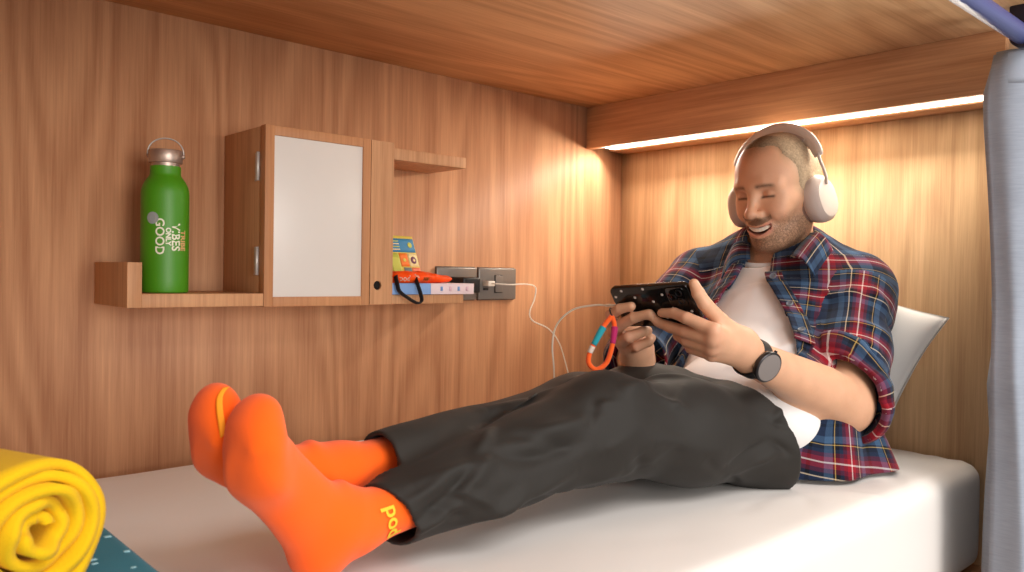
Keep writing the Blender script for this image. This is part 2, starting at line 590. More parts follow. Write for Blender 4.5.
# ------------------------------------------------------------------ mattress with fitted sheet
def mattress():
    def fn(P):
        c = A(0.672, 0.983, 0.503); hf = A(1.045, 0.458, 0.103)
        r = 0.034
        q = np.abs(P - c) - (hf - r)
        d = np.linalg.norm(np.maximum(q, 0), axis=1) + np.minimum(q.max(1), 0) - r
        # soft dents under hips, calf and heel
        for cx, cy, am, w in ((1.30, 0.79, 0.007, 0.15), (0.47, 0.78, 0.012, 0.06), (0.65, 0.76, 0.004, 0.09)):
            d = d + am * np.exp(-(((P[:, 0] - cx) ** 2 + (P[:, 1] - cy) ** 2) / w ** 2)) * np.clip((P[:, 2] - 0.5) / 0.1, 0, 1)
        return d
    V, Q = sdf_mesh(fn, (-0.40, 0.50, 0.385), (1.74, 1.46, 0.63), 0.010, smooth=1)
    N_ = vnormals(V, Q)
    w = vnoise((V * np.array([5, 9, 5])).astype(f32), 1.0, 3.3) * 0.0018 + vnoise((V * np.array([14, 24, 14])).astype(f32), 1.0, 7.7) * 0.0006
    folds = []
    rr = random.Random(8)
    for cx, cy, n in ((1.30, 0.66, 7), (0.52, 0.74, 4), (1.55, 0.66, 5)):
        for i in range(n):
            a = rr.uniform(PI * 0.9, PI * 2.1); l0 = rr.uniform(0.06, 0.10); l1 = l0 + rr.uniform(0.08, 0.2)
            folds.append(([(cx + l0 * math.cos(a), cy + l0 * math.sin(a) * .6, BED), (cx + l1 * math.cos(a + .1), cy + l1 * math.sin(a + .1) * .6, BED)], rr.choice((-1, 1)) * 0.002, 0.012))
    V = V + N_ * (w + fold_disp(V, folds))[:, None]
    return mesh_from(V, Q)
M_sheet = fabric('white_cotton_sheet', (230, 224, 219), weave=1300, bump=0.12, var=0.02, sheen=0.1)
tag(link_mesh('mattress', mattress(), M_sheet), 'single mattress in a smooth white fitted sheet under the lying man', 'mattress')


# ------------------------------------------------------------------ pillow propped against the end wall
def pillow():
    ly, lz, th = 0.225, 0.165, 0.060
    Cc = np.array([1.640, 0.848, 0.797])
    ex = nrm((0.04, .95, .31)); n = nrm((0.955, -0.04, -0.28)); ez = np.cross(n, ex); ez = nrm(ez if ez[2] > 0 else -ez)
    n = np.cross(ex, ez)
    vs, fs = [], []
    nu, nv = 72, 44
    for side in (1, -1):
        for i in range(nu + 1):
            for j in range(nv + 1):
                u = i / nu * 2 - 1; v = j / nv * 2 - 1
                # edges bow in, corners stay out
                px = u * ly * (1 - 0.085 * (1 - v * v) * abs(u) ** 3)
                pz = v * lz * (1 - 0.11 * (1 - u * u) * abs(v) ** 3)
                prof = max(0.0, (1 - abs(u) ** 2.6)) ** 0.55 * max(0.0, (1 - abs(v) ** 2.6)) ** 0.55
                p = np.array([u * 5, v * 4, side * 2.0])
                wr = 0.010 * math.sin(9 * u * v + 3 * v + 1) * (abs(u) * abs(v)) ** .5 + 0.004 * math.sin(14 * u + 5 * v) * (1 - abs(v))
                h = side * (th * prof * (1 + wr * 4) + 0.0035)
                vs.append(Cc + ex * px + ez * pz + n * h)
    m = (nu + 1) * (nv + 1)
    for sd in range(2):
        for i in range(nu):
            for j in range(nv):
                a = sd * m + i * (nv + 1) + j
                q = (a, a + nv + 1, a + nv + 2, a + 1)
                fs.append(q if sd == 0 else q[::-1])
    idx = np.arange(m).reshape(nu + 1, nv + 1)
    rim = np.concatenate([idx[:, 0], idx[-1, 1:], idx[-2::-1, -1], idx[0, -2:0:-1]])
    for a, b in zip(rim, np.roll(rim, -1)): fs.append((a, a + m, b + m, b)[::-1])
    V = np.array(vs)
    N_ = np.array(V)
    Q = np.array(fs)
    nn = vnormals(V, Q)
    folds = []
    rr = random.Random(3)
    for i in range(16):
        u = rr.uniform(-1, 1); v = rr.uniform(-.9, .9); L_ = rr.uniform(.04, .12); a = rr.uniform(-.6, .6) + (PI / 2 if abs(u) < .8 else 0.3)
        c = Cc + ex * u * ly * .9 + ez * v * lz - n * th * .7
        dv = ex * math.cos(a) * L_ + ez * math.sin(a) * L_
        folds.append(([c - dv / 2, c + dv / 2], rr.choice((-1, 1)) * 0.009, 0.014))
    V = V + nn * (fold_disp(V, folds) + vnoise((V * 16).astype(f32), 1.0, 1.0) * 0.002)[:, None]
    return mesh_from(V, Q)
M_pillow = fabric('white_pillowcase', (238, 236, 234), weave=1200, bump=0.15, var=0.02, sheen=0.1)
pl = tag(link_mesh('pillow', pillow(), M_pillow), 'white pillow propped on the headboard wall behind the man', 'pillow')

# ------------------------------------------------------------------ curtain on its rod
M_rod = plain('periwinkle_powder_coat', (74, 84, 150), 0.35, spec=0.5, noise=0.04, nscale=400)
M_navy = plain('navy_plastic', (18, 22, 48), 0.4)
rod = empty('curtain_rod', (1.2, 0.41, 1.34), 'blue curtain rod running along the front edge of the ceiling', 'curtain rod')
tube('rod_tube', [(-0.36, 0.41, 1.34), (0.7, 0.41, 1.34), (1.95, 0.41, 1.34)], 0.0145, M_rod, rod, seg=24)
for x in (-0.33, 1.466):
    bm = box_bm((x - 0.014, 0.391, 1.352), (x + 0.014, 0.429, 1.389), 0.003)
    br = from_bm('bracket', bm, M_navy, rod, smooth=True)
    tube('collar', [(x - 0.013, 0.41, 1.34), (x + 0.013, 0.41, 1.34)], 0.0185, M_navy, br, seg=24)

def curtain_fn(u, v):
    # u along the gathered cloth, v from the top down
    z = 1.3235 - v * 1.22
    x0 = np.interp(z, [0.1, 0.49, 0.80, 0.92, 1.20, 1.26, 1.36], [1.480, 1.474, 1.456, 1.470, 1.474, 1.480, 1.486])
    gather = 1 - 0.10 * np.exp(-((z - 1.34) / 0.05) ** 2)
    x = x0 + u * 0.44 * gather
    ph = u * 2 * PI * 5.7 + 0.25
    amp = 0.046 * (1 - 0.35 * np.exp(-((z - 1.34) / 0.06) ** 2))
    y = 0.434 + amp * (1 - 2 * abs(math.sin(0.5 * ph + 0.18 * math.sin(3.1 * z))) ** 0.75) + 0.006 * math.sin(2.3 * ph + 4 * z)
    x += 0.010 * math.sin(2 * ph + 1.0 + 0.8 * z)
    return (x, y, z)
M_curt = fabric('grey_blue_curtain_weave', (148, 155, 168), weave=800, bump=0.5, var=0.30, sheen=0.1, horiz=(40, 40, 420))
M_tape = fabric('curtain_heading_tape', (152, 160, 174), weave=800, bump=0.3, var=0.06)
cur = empty('curtain', (1.65, 0.43, 0.10), 'grey blue curtain hanging open at the right side of the bunk', 'curtain')
grid('curtain_cloth', curtain_fn, 260, 60, M_curt, cur, thick=0.0018)
grid('heading_tape', lambda u, v: tuple(np.array(curtain_fn(u, v * 0.045)) + np.array((0, -0.0035, 0.004))), 260, 6, M_tape, cur, thick=0.0012)
for k in range(5):
    u = (k + 0.45) / 5.7
    p = curtain_fn(min(u, 1), 0.0)
    ring = [(p[0] + 0.004, 0.41 + 0.0205 * math.cos(a), 1.34 + 0.0205 * math.sin(a)) for a in np.linspace(0, 2 * PI, 28, endpoint=False)]
    tube('ring', ring, 0.0028, M_navy, cur, seg=8, closed=True, up=(1, 0, 0))

# ------------------------------------------------------------------ wall unit: ledge, cupboard, two short shelves
YF = 1.281
cab = empty('wall_cabinet', (0.734, 1.45, 0.887), 'oak wall cabinet with a white panel door above the bed', 'cabinet')
bm = box_bm((0.606, YF + 0.021, 0.888), (0.624, YB, 1.192), 0.0008)
box_bm((0.624, YF + 0.021, 0.888), (0.811, YB, 0.904), 0.0008, bm=bm)
box_bm((0.624, YF + 0.021, 1.176), (0.811, YB, 1.192), 0.0008, bm=bm)
box_bm((0.624, YB - 0.012, 0.904), (0.811, YB, 1.176), 0.0, bm=bm)
from_bm('carcass', bm, M_cab, cab, smooth=True)

def side_panel():
    """broad right upright of the cabinet with a round finger hole through its face"""
    bm = bmesh.new()
    x0, x1, z0, z1 = 0.8125, 0.862, 0.888, 1.192
    cx, cz, r, n = 0.829, 0.9235, 0.0085, 28
    for (ya, flip) in ((YF, False), (YF + 0.02, True)):
        ring = [bm.verts.new((cx + r * math.cos(2 * PI * k / n), ya, cz + r * math.sin(2 * PI * k / n))) for k in range(n)]
        sq = []
        for k in range(n):
            a = 2 * PI * k / n; c, s = math.cos(a), math.sin(a)
            t = min((((x1 - cx) if c > 0 else (cx - x0)) / max(abs(c), 1e-6)), (0.02 / max(abs(s), 1e-6)))
            sq.append(bm.verts.new((cx + c * t, ya, cz + s * t)))
        for k in range(n):
            j = (k + 1) % n
            bm.faces.new((ring[k], ring[j], sq[j], sq[k]))
        if flip: back = ring
        else: front = ring
    for k in range(n):
        j = (k + 1) % n
        bm.faces.new((front[k], front[j], back[j], back[k]))
    # closing plates round the hole field
    for a, b in ((z0, cz - 0.02), (cz + 0.02, z1)):
        box_bm((x0, YF, a), (x1, YF + 0.02, b), 0.0, bm=bm)
    box_bm((x0 - 0.0, YF + 0.02, z0), (x0 + 0.001, YF + 0.021, z1), 0.0, bm=bm)
    box_bm((x1 - 0.012, YF + 0.0005, z0 + 0.0005), (x1, YB, z1 - 0.0005), 0.0005, bm=bm)
    return bm
M_dark = plain('painted_hole_shade', (22, 15, 12), 0.9)
sp = from_bm('side_panel', side_panel(), M_cab, cab)
tube('hole_shade_plug', [(0.829, YF + 0.004, 0.9235), (0.829, YF + 0.03, 0.9235)], 0.0084, M_dark, sp, seg=24)  # near-black plug standing in for the shade inside the hole

bm = bmesh.new()
fx0, fx1, fz0, fz1 = 0.6055, 0.8115, 0.887, 1.193
w = 0.0165
for lo, hi in (((fx0, YF, fz0), (fx0 + w, YF + 0.02, fz1)), ((fx1 - w, YF, fz0), (fx1, YF + 0.02, fz1)),
               ((fx0 + w, YF, fz1 - w), (fx1 - w, YF + 0.02, fz1)), ((fx0 + w, YF, fz0), (fx1 - w, YF + 0.02, fz0 + w))):
    box_bm(lo, hi, 0.0008, bm=bm)
door = from_bm('cabinet_door', bm, M_edge, cab, smooth=True)
M_panel = plain('white_laminate', (222, 217, 212), 0.35, noise=0.01, nscale=30)
pn = box('door_panel', (fx0 + w, YF + 0.003, fz0 + w), (fx1 - w, YF + 0.017, fz1 - w), M_panel, door, bevel=0.0003)
pn['label'] = 'smooth white panel inset in the oak door frame'
M_steel = plain('brushed_steel', (206, 202, 198), 0.45, metal=0.4, noise=0.05, nscale=500)
for z in (0.964, 1.124):
    h = tube('hinge', [(0.6015, YF + 0.020, z - 0.024), (0.6015, YF + 0.020, z + 0.024)], 0.0026, M_steel, cab, seg=16)
    bm = box_bm((0.6045, YF + 0.022, z - 0.024), (0.6058, YF + 0.038, z + 0.024), 0.0003)
    from_bm('hinge_leaf', bm, M_steel, h)

led = empty('wall_ledge', (0.497, 1.45, 0.888), 'oak ledge shelf with upright end block holding the green bottle', 'shelf')
box('ledge_board', (0.4105, YF, 0.8885), (0.6050, YB, 0.9095), M_cab, led, bevel=0.0008)
box('end_block', (0.3893, YF, 0.8885), (0.4105, YB, 0.9575), M_cab, led, bevel=0.0008)

tag(box('wall_shelf', (0.8625, 1.32, 1.1675), (1.068, YB, 1.190), M_cab, bevel=0.0008), 'empty short oak shelf at the top right of the cabinet', 'shelf', 'short shelves beside the cabinet')
tag(box('wall_shelf', (0.8625, 1.32, 0.8865), (1.066, YB, 0.9045), M_cab, bevel=0.0008), 'short low oak shelf holding the book and orange pouch', 'shelf', 'short shelves beside the cabinet')

# ------------------------------------------------------------------ green bottle
bot = empty('water_bottle', (0.468, 1.352, 0.9095), 'green metal water bottle with steel cap standing on the ledge', 'bottle')
M_green = plain('green_powder_coat', (72, 146, 22), 0.42, spec=0.5, noise=0.04, nscale=900)
M_cap = plain('brushed_steel_cap', (190, 170, 158), 0.42, metal=0.8, noise=0.06, nscale=300)
bx, by, bz = 0.468, 1.352, 0.9095
R_ = 0.0365
lathe('bottle_body', [(R_ - 0.003, 0), (R_ - 0.0008, 0.001), (R_, 0.003)] + [(R_, 0.003 + 0.157 * k / 8) for k in range(1, 9)] +
      [(R_ - 0.0006, 0.166), (R_ - 0.0025, 0.173), (R_ - 0.0060, 0.180), (R_ - 0.0100, 0.1855), (R_ - 0.0125, 0.189), (R_ - 0.0132, 0.192), (R_ - 0.0132, 0.204), (0.018, 0.2045)], (bx, by, bz), M_green, bot, seg=64)
lathe('bottle_neck', [(0.0195, 0.203), (0.0212, 0.2035), (0.0212, 0.2095), (0.0195, 0.2100)], (bx, by, bz), M_cap, bot, seg=48)
cap = lathe('bottle_cap', [(0.020, 0.2095), (0.0252, 0.2097), (0.0258, 0.2105), (0.0258, 0.2290), (0.0250, 0.2302), (0.020, 0.2306), (0.0, 0.2306)], (bx, by, bz), M_cap, bot, seg=48)
hd = nrm((0.88, -0.47, 0))
loop = [(bx + hd[0] * 0.0275 * c_, by + hd[1] * 0.0275 * c_, bz + 0.2215 + 0.0285 * s_) for c_, s_ in [(math.cos(a), max(0, math.sin(a)) ** 0.8) for a in np.linspace(PI, 0, 32)]]
tube('carry_handle', loop, 0.0017, M_steel, cap, seg=10, flat=(1.5, 0.7))
for s_ in (-1, 1):
    c = np.array([bx + s_ * hd[0] * 0.026, by + s_ * hd[1] * 0.026, bz + 0.221])
    tube('handle_pivot', [c - hd * 0.0022, c + hd * 0.0028], 0.0036, M_cap, cap, seg=14)

M_print = plain('pale_print', (236, 236, 214), 0.5)
M_print2 = plain('peach_print', (226, 176, 120), 0.5)
def wrap_text(s, size, ang, z, mat, name):
    """lettering printed on the bottle, reading downwards"""
    me = text_mesh(s, size, 0.0, 0.0004)
    vs = np.array([v.co for v in me.vertices])
    a0 = ang
    for v in me.vertices:
        x, y = v.co.x, v.co.y
        # text x runs down the bottle, text y runs round it
        a = a0 + y / R_
        r = R_ + 0.0004
        v.co = (bx + r * math.cos(a), by + r * math.sin(a), bz + z - x)
    me.update()
    return link_mesh(name, me, mat, bot, smooth=False)
th0 = math.atan2(-by, -bx)
wrap_text('GOOD', 0.0185, th0 - 0.22, 0.090, M_print, 'lettering')
wrap_text('ONLY', 0.0105, th0 + 0.13, 0.090, M_print, 'lettering')
wrap_text('VIBES', 0.0185, th0 + 0.44, 0.089, M_print, 'lettering')
wrap_text('TRIBE', 0.0130, th0 + 0.80, 0.084, M_print2, 'lettering')
em = lathe('round_emblem', [(0.0095, 0), (0.0095, 0.0006), (0.0045, 0.0006), (0.0042, 0.0002)], (0, 0, 0), plain('silver_print', (150, 158, 160), 0.4), None, seg=24)
a = th0 - 0.52
Rm = Matrix(((-math.sin(a), 0, math.cos(a)), (math.cos(a), 0, math.sin(a)), (0, 1, 0)))
for v in em.data.vertices:
    q = v.co.copy(); aa = a + q.x / R_; rr_ = R_ + 0.0003 + q.z * 0.4
    v.co = (bx + rr_ * math.cos(aa), by + rr_ * math.sin(aa), bz + 0.1190 + q.y)
em.data.transform(Matrix.Translation(-bot.location)); em.parent = bot

# ------------------------------------------------------------------ things on the low shelf
book = empty('book', (0.985, 1.375, 0.9045), 'pale blue and lilac book lying on the low shelf', 'book')
M_pages = plain('lilac_white_pages', (226, 214, 222), 0.8, noise=0.05, nscale=900)
M_cover = plain('pale_blue_cover', (126, 166, 220), 0.5, noise=0.05, nscale=80)
M_cover2 = plain('lilac_cover', (232, 214, 220), 0.5, noise=0.04, nscale=80)
box('page_block', (0.884, 1.318, 0.9085), (1.084, 1.436, 0.9248), M_pages, book, bevel=0.0008)
bm = box_bm((0.880, 1.3125, 0.9053), (0.976, 1.438, 0.9083), 0.0005)
box_bm((0.880, 1.3125, 0.925), (0.976, 1.438, 0.9272), 0.0005, bm=bm)
box_bm((0.880, 1.3125, 0.9083), (0.976, 1.3150, 0.925), 0.0003, bm=bm)
from_bm('cover', bm, M_cover, book, smooth=True)
bm = box_bm((0.9762, 1.3125, 0.9053), (1.088, 1.438, 0.9083), 0.0005)
box_bm((0.9762, 1.3125, 0.925), (1.088, 1.438, 0.9272), 0.0005, bm=bm)
box_bm((0.9762, 1.3125, 0.9083), (1.088, 1.3150, 0.925), 0.0003, bm=bm)
from_bm('cover_band', bm, M_cover2, book, smooth=True)
M_pk = plain('faint_pink_print', (224, 190, 206), 0.6)
for k, x in enumerate((1.000, 1.022, 1.044, 1.066)):
    box('spine_mark', (x, 1.3119, 0.912), (x + 0.006, 1.3126, 0.921), M_pk if k % 2 else M_cover, book, bevel=0.0)

# orange pouch with a black strap: rumpled cloth on the book
def pouch(P):
    d = ell(P, (0.945, 1.350, 0.9385), (0.066, 0.040, 0.0125))
    d = smin(d, ell(P, (1.015, 1.362, 0.9365), (0.048, 0.034, 0.0095)), 0.014)
    d = smin(d, ell(P, (0.905, 1.348, 0.9365), (0.030, 0.034, 0.0105)), 0.012)
    return d
V, Q = sdf_mesh(pouch, (0.86, 1.29, 0.915), (1.08, 1.42, 0.97), 0.002)
nn = vnormals(V, Q)
V = V + nn * (vnoise((V * 55).astype(f32), 1.0, 2.0) * 0.003 + vnoise((V * 130).astype(f32), 1.0, 5.0) * 0.0008)[:, None]
V[:, 2] = np.maximum(V[:, 2], 0.9275)
M_orange = fabric('orange_red_nylon', (250, 84, 18), rough=0.55, weave=1500, bump=0.2, var=0.06, sheen=0.0)
po = empty('pouch', (0.955, 1.352, 0.9275), 'rumpled orange pouch with black strap on top of the book', 'pouch')
pb = link_mesh('pouch_body', mesh_from(V, Q), M_orange, po)
M_black = plain('black_webbing', (12, 13, 18), 0.7, noise=0.2, nscale=900)
st = catmull([(0.890, 1.312, 0.941), (0.888, 1.303, 0.925), (0.892, 1.301, 0.912), (0.908, 1.298, 0.900), (0.930, 1.296, 0.889), (0.942, 1.297, 0.893), (0.941, 1.300, 0.908), (0.936, 1.303, 0.925), (0.938, 1.312, 0.936)], 8)
tube('strap', st, 0.0062, M_black, po, seg=10, flat=(0.35, 1.0), up=(0, 1, 0))
M_lg = plain('white_logo_print', (240, 224, 206), 0.6)
M_ol = plain('olive_print', (110, 92, 30), 0.6)
from mathutils.bvhtree import BVHTree
_pb = BVHTree.FromPolygons([tuple(v) for v in V], [tuple(int(k) for k in q) for q in Q])
def on_pouch(x, z):
    h = _pb.ray_cast(Vector((x, 1.25, z)), Vector((0, 1, 0)))
    return h[0].y if h[0] else 1.32
for s_, x, z, m_, sz in (('pod', 0.912, 0.9365, M_lg, 0.016), ('life', 0.940, 0.9415, M_lg, 0.011), ('stay', 0.966, 0.9370, M_ol, 0.012)):
    me = text_mesh(s_, sz, 0.0002, 0.0003)
    for v in me.vertices:
        X = x + v.co.x; Z = z + v.co.y
        v.co = (X, on_pouch(X, Z) - 0.0006, Z)
    link_mesh('lettering', me, m_, pb, smooth=False)

# upright printed leaflet leaning on the wall
lf = empty('leaflet', (0.985, 1.425, 0.9275), 'small colourful printed leaflet leaning on the wall behind the pouch', 'leaflet')
def leaf_pt(u, v, o=0.0):      # u across, v up
    c = np.array([0.945 + u * 0.074 + (1 - v) * 0.012, 1.414 + 0.028 * v - 0.004 * math.sin(u * PI), 0.9285 + v * 0.0975])
    return c + np.array((0, -1, 0.25)) * o
cols = {'yel': (226, 206, 92), 'blue': (58, 134, 178), 'org': (240, 128, 44), 'sal': (246, 132, 100), 'gry': (120, 134, 132), 'lime': (196, 204, 88), 'cream': (236, 220, 160), 'plum': (120, 70, 96)}
LM = {k: plain('leaflet_' + k, c, 0.55) for k, c in cols.items()}
grid('card', lambda u, v: leaf_pt(u, v), 10, 10, LM['yel'], lf, thick=0.0006)
for nm, u0, u1, v0, v1 in (('blue', 0.02, 0.98, 0.64, 0.94), ('org', 0.34, 0.62, 0.33, 0.62), ('cream', 0.64, 0.98, 0.33, 0.62), ('gry', 0.40, 0.66, 0.03, 0.31), ('sal', 0.68, 0.99, 0.0, 0.31), ('lime', 0.04, 0.32, 0.02, 0.62)):
    grid('printed_block', lambda u, v: leaf_pt(u0 + u * (u1 - u0), v0 + v * (v1 - v0), 0.0009), 6, 4, LM[nm], lf, thick=0.0003)
for nm, u0, v0, r in (('plum', 0.81, 0.47, 0.0078), ('yel', 0.48, 0.47, 0.004), ('cream', 0.83, 0.47, 0.003), ('lime', 0.80, 0.80, 0.006), ('cream', 0.53, 0.17, 0.004)):
    grid('printed_dot', lambda u, v: leaf_pt(u0 + r / 0.074 * v * math.cos(2 * PI * u), v0 + r / 0.0975 * v * math.sin(2 * PI * u), 0.0014), 16, 2, LM[nm], lf, thick=0.0002)
for k in range(4):
    grid('printed_line', lambda u, v: leaf_pt(0.08 + u * 0.34, 0.69 + 0.06 * k + v * 0.022, 0.0013), 4, 1, LM['lime' if k % 2 else 'cream'], lf, thick=0.0002)

# ------------------------------------------------------------------ wall sockets, plug and cable
M_plate = plain('graphite_plate', (132, 127, 122), 0.3, metal=0.35, noise=0.03, nscale=60)
M_pdark = plain('dark_plastic', (16, 16, 18), 0.4)
for x0, x1, lab in ((1.087, 1.2035, 'grey wall socket plate with the black charger plugged in'), (1.2085, 1.327, 'grey wall socket plate with white cable plug and rocker switch')):
    so = empty('wall_socket', ((x0 + x1) / 2, YB, 0.925), lab, 'socket', 'sockets on the back wall')
    box('face_plate', (x0, 1.4405, 0.8875), (x1, 1.4485, 0.962), M_plate, so, bevel=0.003, seg=3)
    box('back_box', (x0 + 0.001, 1.4475, 0.886), (x1 - 0.001, YB - 0.0005, 0.9635), M_pdark, so, bevel=0.001)
    if x0 > 1.2:
        sw = box('rocker_switch', (1.258, 1.4365, 0.905), (1.281, 1.4410, 0.944), M_plate, so, bevel=0.001)
        box('switch_shadow_gap', (1.2565, 1.4402, 0.9035), (1.2825, 1.4407, 0.9455), M_pdark, so, bevel=0.0)
        for z in (0.9125, 0.9255):
            box('usb_port', (1.222, 1.4400, z - 0.003), (1.238, 1.4408, z + 0.003), M_pdark, so, bevel=0.0)
    else:
        for xx in (1.118, 1.126):
            tube('socket_hole', [(xx, 1.4400, 0.925), (xx, 1.4408, 0.925)], 0.0025, M_pdark, so, seg=12)
ch = empty('charger_plug', (1.165, 1.435, 0.92), 'black charger plug in the left socket behind the book', 'charger')
box('plug_body', (1.118, 1.385, 0.905), (1.168, 1.4385, 0.940), M_pdark, ch, bevel=0.004, seg=3)
box('plug_face', (1.122, 1.3835, 0.909), (1.164, 1.3855, 0.936), M_black, ch, bevel=0.001)
box('indicator_light', (1.105, 1.425, 0.922), (1.112, 1.4393, 0.928), plain('green_plastic', (30, 120, 60), 0.4), ch, bevel=0.001)

M_cable = plain('white_cable_sheath', (232, 226, 214), 0.4)
cb = empty('charging_cable', (1.228, 1.44, 0.92), 'thin white charging cable from the socket down behind the legs to the phone', 'cable')
box('usb_plug', (1.219, 1.418, 0.9195), (1.240, 1.4398, 0.9315), M_cable, cb, bevel=0.002, seg=3)
PH_END = np.array((1.0315, 0.8745, 0.899))
cab_path = catmull([(1.2295, 1.420, 0.9255), (1.232, 1.405, 0.9255), (1.262, 1.39, 0.924), (1.315, 1.395, 0.925), (1.352, 1.400, 0.918), (1.352, 1.402, 0.890), (1.330, 1.395, 0.858), (1.332, 1.385, 0.838), (1.375, 1.375, 0.818),
                    (1.398, 1.362, 0.785), (1.405, 1.345, 0.735), (1.40, 1.31, 0.660), (1.36, 1.25, 0.622), (1.27, 1.17, 0.614), (1.16, 1.10, 0.616), (1.09, 1.06, 0.642), (1.055, 1.035, 0.705), (1.030, 1.015, 0.78),
                    (1.010, 1.000, 0.826), (1.005, 0.985, 0.862), (1.012, 0.955, 0.889), (1.022, 0.915, 0.8985), (1.0305, 0.888, 0.8990)], 10)
tube('cable_cord', cab_path, 0.0016, M_cable, cb, seg=10)
tube('phone_plug', [(1.0305, 0.895, 0.8992), PH_END], 0.0040, M_cable, cb, seg=14, flat=(1, 0.6))

# ------------------------------------------------------------------ foreground: rolled yellow towel on a folded teal one
ax = nrm((-0.375, 0.927, 0.0)); sx = nrm(np.cross(ax, (0, 0, 1))); uz = np.array((0, 0, 1.0))
TC = np.array((0.160, 0.741, 0.734))
def towel_fn(u, v):
    turns = 4.3
    a = u * turns * 2 * PI
    r = 0.0050 + 0.0485 * u ** 0.92 + 0.0014 * math.sin(2 * a + 1) * u + 0.0006 * math.sin(5 * a + 4 * v)
    aa = a + 0.9
    sq = 1.0 - 0.10 * math.sin(aa) * u
    edge = math.exp(-v / 0.05)
    off = v * 0.42 + 0.006 * math.sin(1.3 * a + 0.4) * edge - 0.004 * (1 - u) * edge + 0.0015 * math.sin(4.3 * a) * edge
    p = TC + sx * (r * 1.10 * math.cos(aa)) + uz * (r * math.sin(aa) * sq) + ax * off
    return p
M_yel = fabric('yellow_towelling', (226, 180, 14), rough=0.95, weave=500, bump=0.9, var=0.16, sheen=0.05)
tw = empty('rolled_towel', tuple(TC - uz * 0.055), 'rolled yellow towel at the foot of the bed in front', 'towel')
grid('towel_roll', towel_fn, 520, 26, M_yel, tw, thick=0.0086)

M_teal = fabric('teal_towelling', (10, 108, 128), rough=0.9, weave=600, bump=0.6, var=0.12, sheen=0.1)
def folded(P, zlo, zhi, x1, y0):
    c = A((x1 - 0.36 + x1) / 2, (y0 + 0.98) / 2, (zlo + zhi) / 2); hf = A(0.18, (0.98 - y0) / 2, (zhi - zlo) / 2)
    r = (zhi - zlo) / 2 * 0.85
    q = np.abs(P - c) - (hf - r)
    return np.linalg.norm(np.maximum(q, 0), axis=1) + np.minimum(q.max(1), 0) - r
tt = empty('folded_towel', (0.08, 0.8, BED), 'teal folded towel with pale flecks beneath the yellow roll', 'towel')
for k, (za, zb, x1) in enumerate(((0.6055, 0.630, 0.256), (0.6295, 0.654, 0.263), (0.6535, 0.6790, 0.259))):
    V, Q = sdf_mesh(lambda P: folded(P, za, zb, x1, 0.60), (-0.12, 0.58, za - 0.01), (0.30, 1.0, zb + 0.01), 0.004)
    V = V + vnormals(V, Q) * (vnoise((V * 18).astype(f32), 1.0, k) * 0.0012)[:, None]
    link_mesh('fold_layer', mesh_from(V, Q), M_teal, tt)
M_fl = plain('pale_fleck', (150, 196, 206), 0.8)
bm = bmesh.new(); rr = random.Random(5)
for i in range(26):
    x = rr.uniform(0.200, 0.250); y = rr.uniform(0.66, 0.94); s_ = rr.uniform(0.0012, 0.0035)
    box_bm((x - s_, y - s_ * 0.7, 0.6777), (x + s_, y + s_ * 0.7, 0.6799), 0.0005, 1, bm=bm)
from_bm('printed_flecks', bm, M_fl, tt)['kind'] = 'stuff'

# ------------------------------------------------------------------ the man
PB = (1.30, 0.80, BED)
person = empty('person', PB, 'man in plaid shirt and headphones reclining on the bed, looking at a phone', 'person')
H = 0.0017

LS, LE, LW = (1.586, 0.722, 0.928), (1.396, 0.654, 0.730), (1.142, 0.689, 0.824)
RS, RE, RW = (1.560, 1.075, 0.940), (1.335, 1.075, 0.775), (1.098, 0.880, 0.800)
# torso stations: centre, front direction, half width, half depth
ST = [((1.285, .800, .705), (-.20, 0, .98), .142, .096),
      ((1.375, .818, .722), (-.38, 0, .92), .150, .100),
      ((1.470, .852, .785), (-.66, -.04, .75), .160, .108),
      ((1.545, .882, .868), (-.85, -.08, .52), .166, .108),
      ((1.590, .900, .945), (-.94, -.10, .33), .148, .080),
      ((1.605, .908, .995), (-.95, -.10, .30), .085, .060)]
ST_c = np.array([s[0] for s in ST]); ST_n = np.array([nrm(s[1]) for s in ST])
ST_r = np.array([s[2:] for s in ST])
ST_L = np.concatenate([[0], np.cumsum(np.linalg.norm(np.diff(ST_c, axis=0), axis=1))])


def torso_coords(P):
    best = np.full(len(P), 1e9, f32); T = np.zeros(len(P), f32); over = np.zeros(len(P), f32)
    for i in range(len(ST) - 1):
        a = ST_c[i]; ab = ST_c[i + 1] - a
        t = ((P - a.astype(f32)) @ ab.astype(f32)) / (ab @ ab)
        tc = np.clip(t, 0, 1)
        d = np.linalg.norm(P - (a + tc[:, None] * ab), axis=1)
        m = d < best
        best[m] = d[m]; T[m] = i + tc[m]
    # smooth parameter to avoid kinks
    i0 = np.clip(T.astype(int), 0, len(ST) - 2); f = (T - i0)[:, None]
    c = ST_c[i0] * (1 - f) + ST_c[i0 + 1] * f
    n = ST_n[i0] * (1 - f) + ST_n[i0 + 1] * f
    r = ST_r[i0] * (1 - f) + ST_r[i0 + 1] * f
    n /= np.linalg.norm(n, axis=1)[:, None]
    tg = ST_c[i0 + 1] - ST_c[i0]; tg /= np.linalg.norm(tg, axis=1)[:, None]
    lt = np.cross(n, tg); lt /= np.linalg.norm(lt, axis=1)[:, None]
    q = P - c
    la = np.einsum('ij,ij->i', q, lt); fb = np.einsum('ij,ij->i', q, n)
    tt = np.einsum('ij,ij->i', q, np.cross(lt, n))
    s = np.interp(T, range(len(ST)), ST_L)
    return la.astype(f32), fb.astype(f32), tt.astype(f32), s.astype(f32), r.astype(f32)

# lateral sign: positive towards the man's left (the viewer's side)
_l, _f, _t, _s, _r = torso_coords(A(*LS)[None])
LSGN = 1.0 if _l[0] > 0 else -1.0


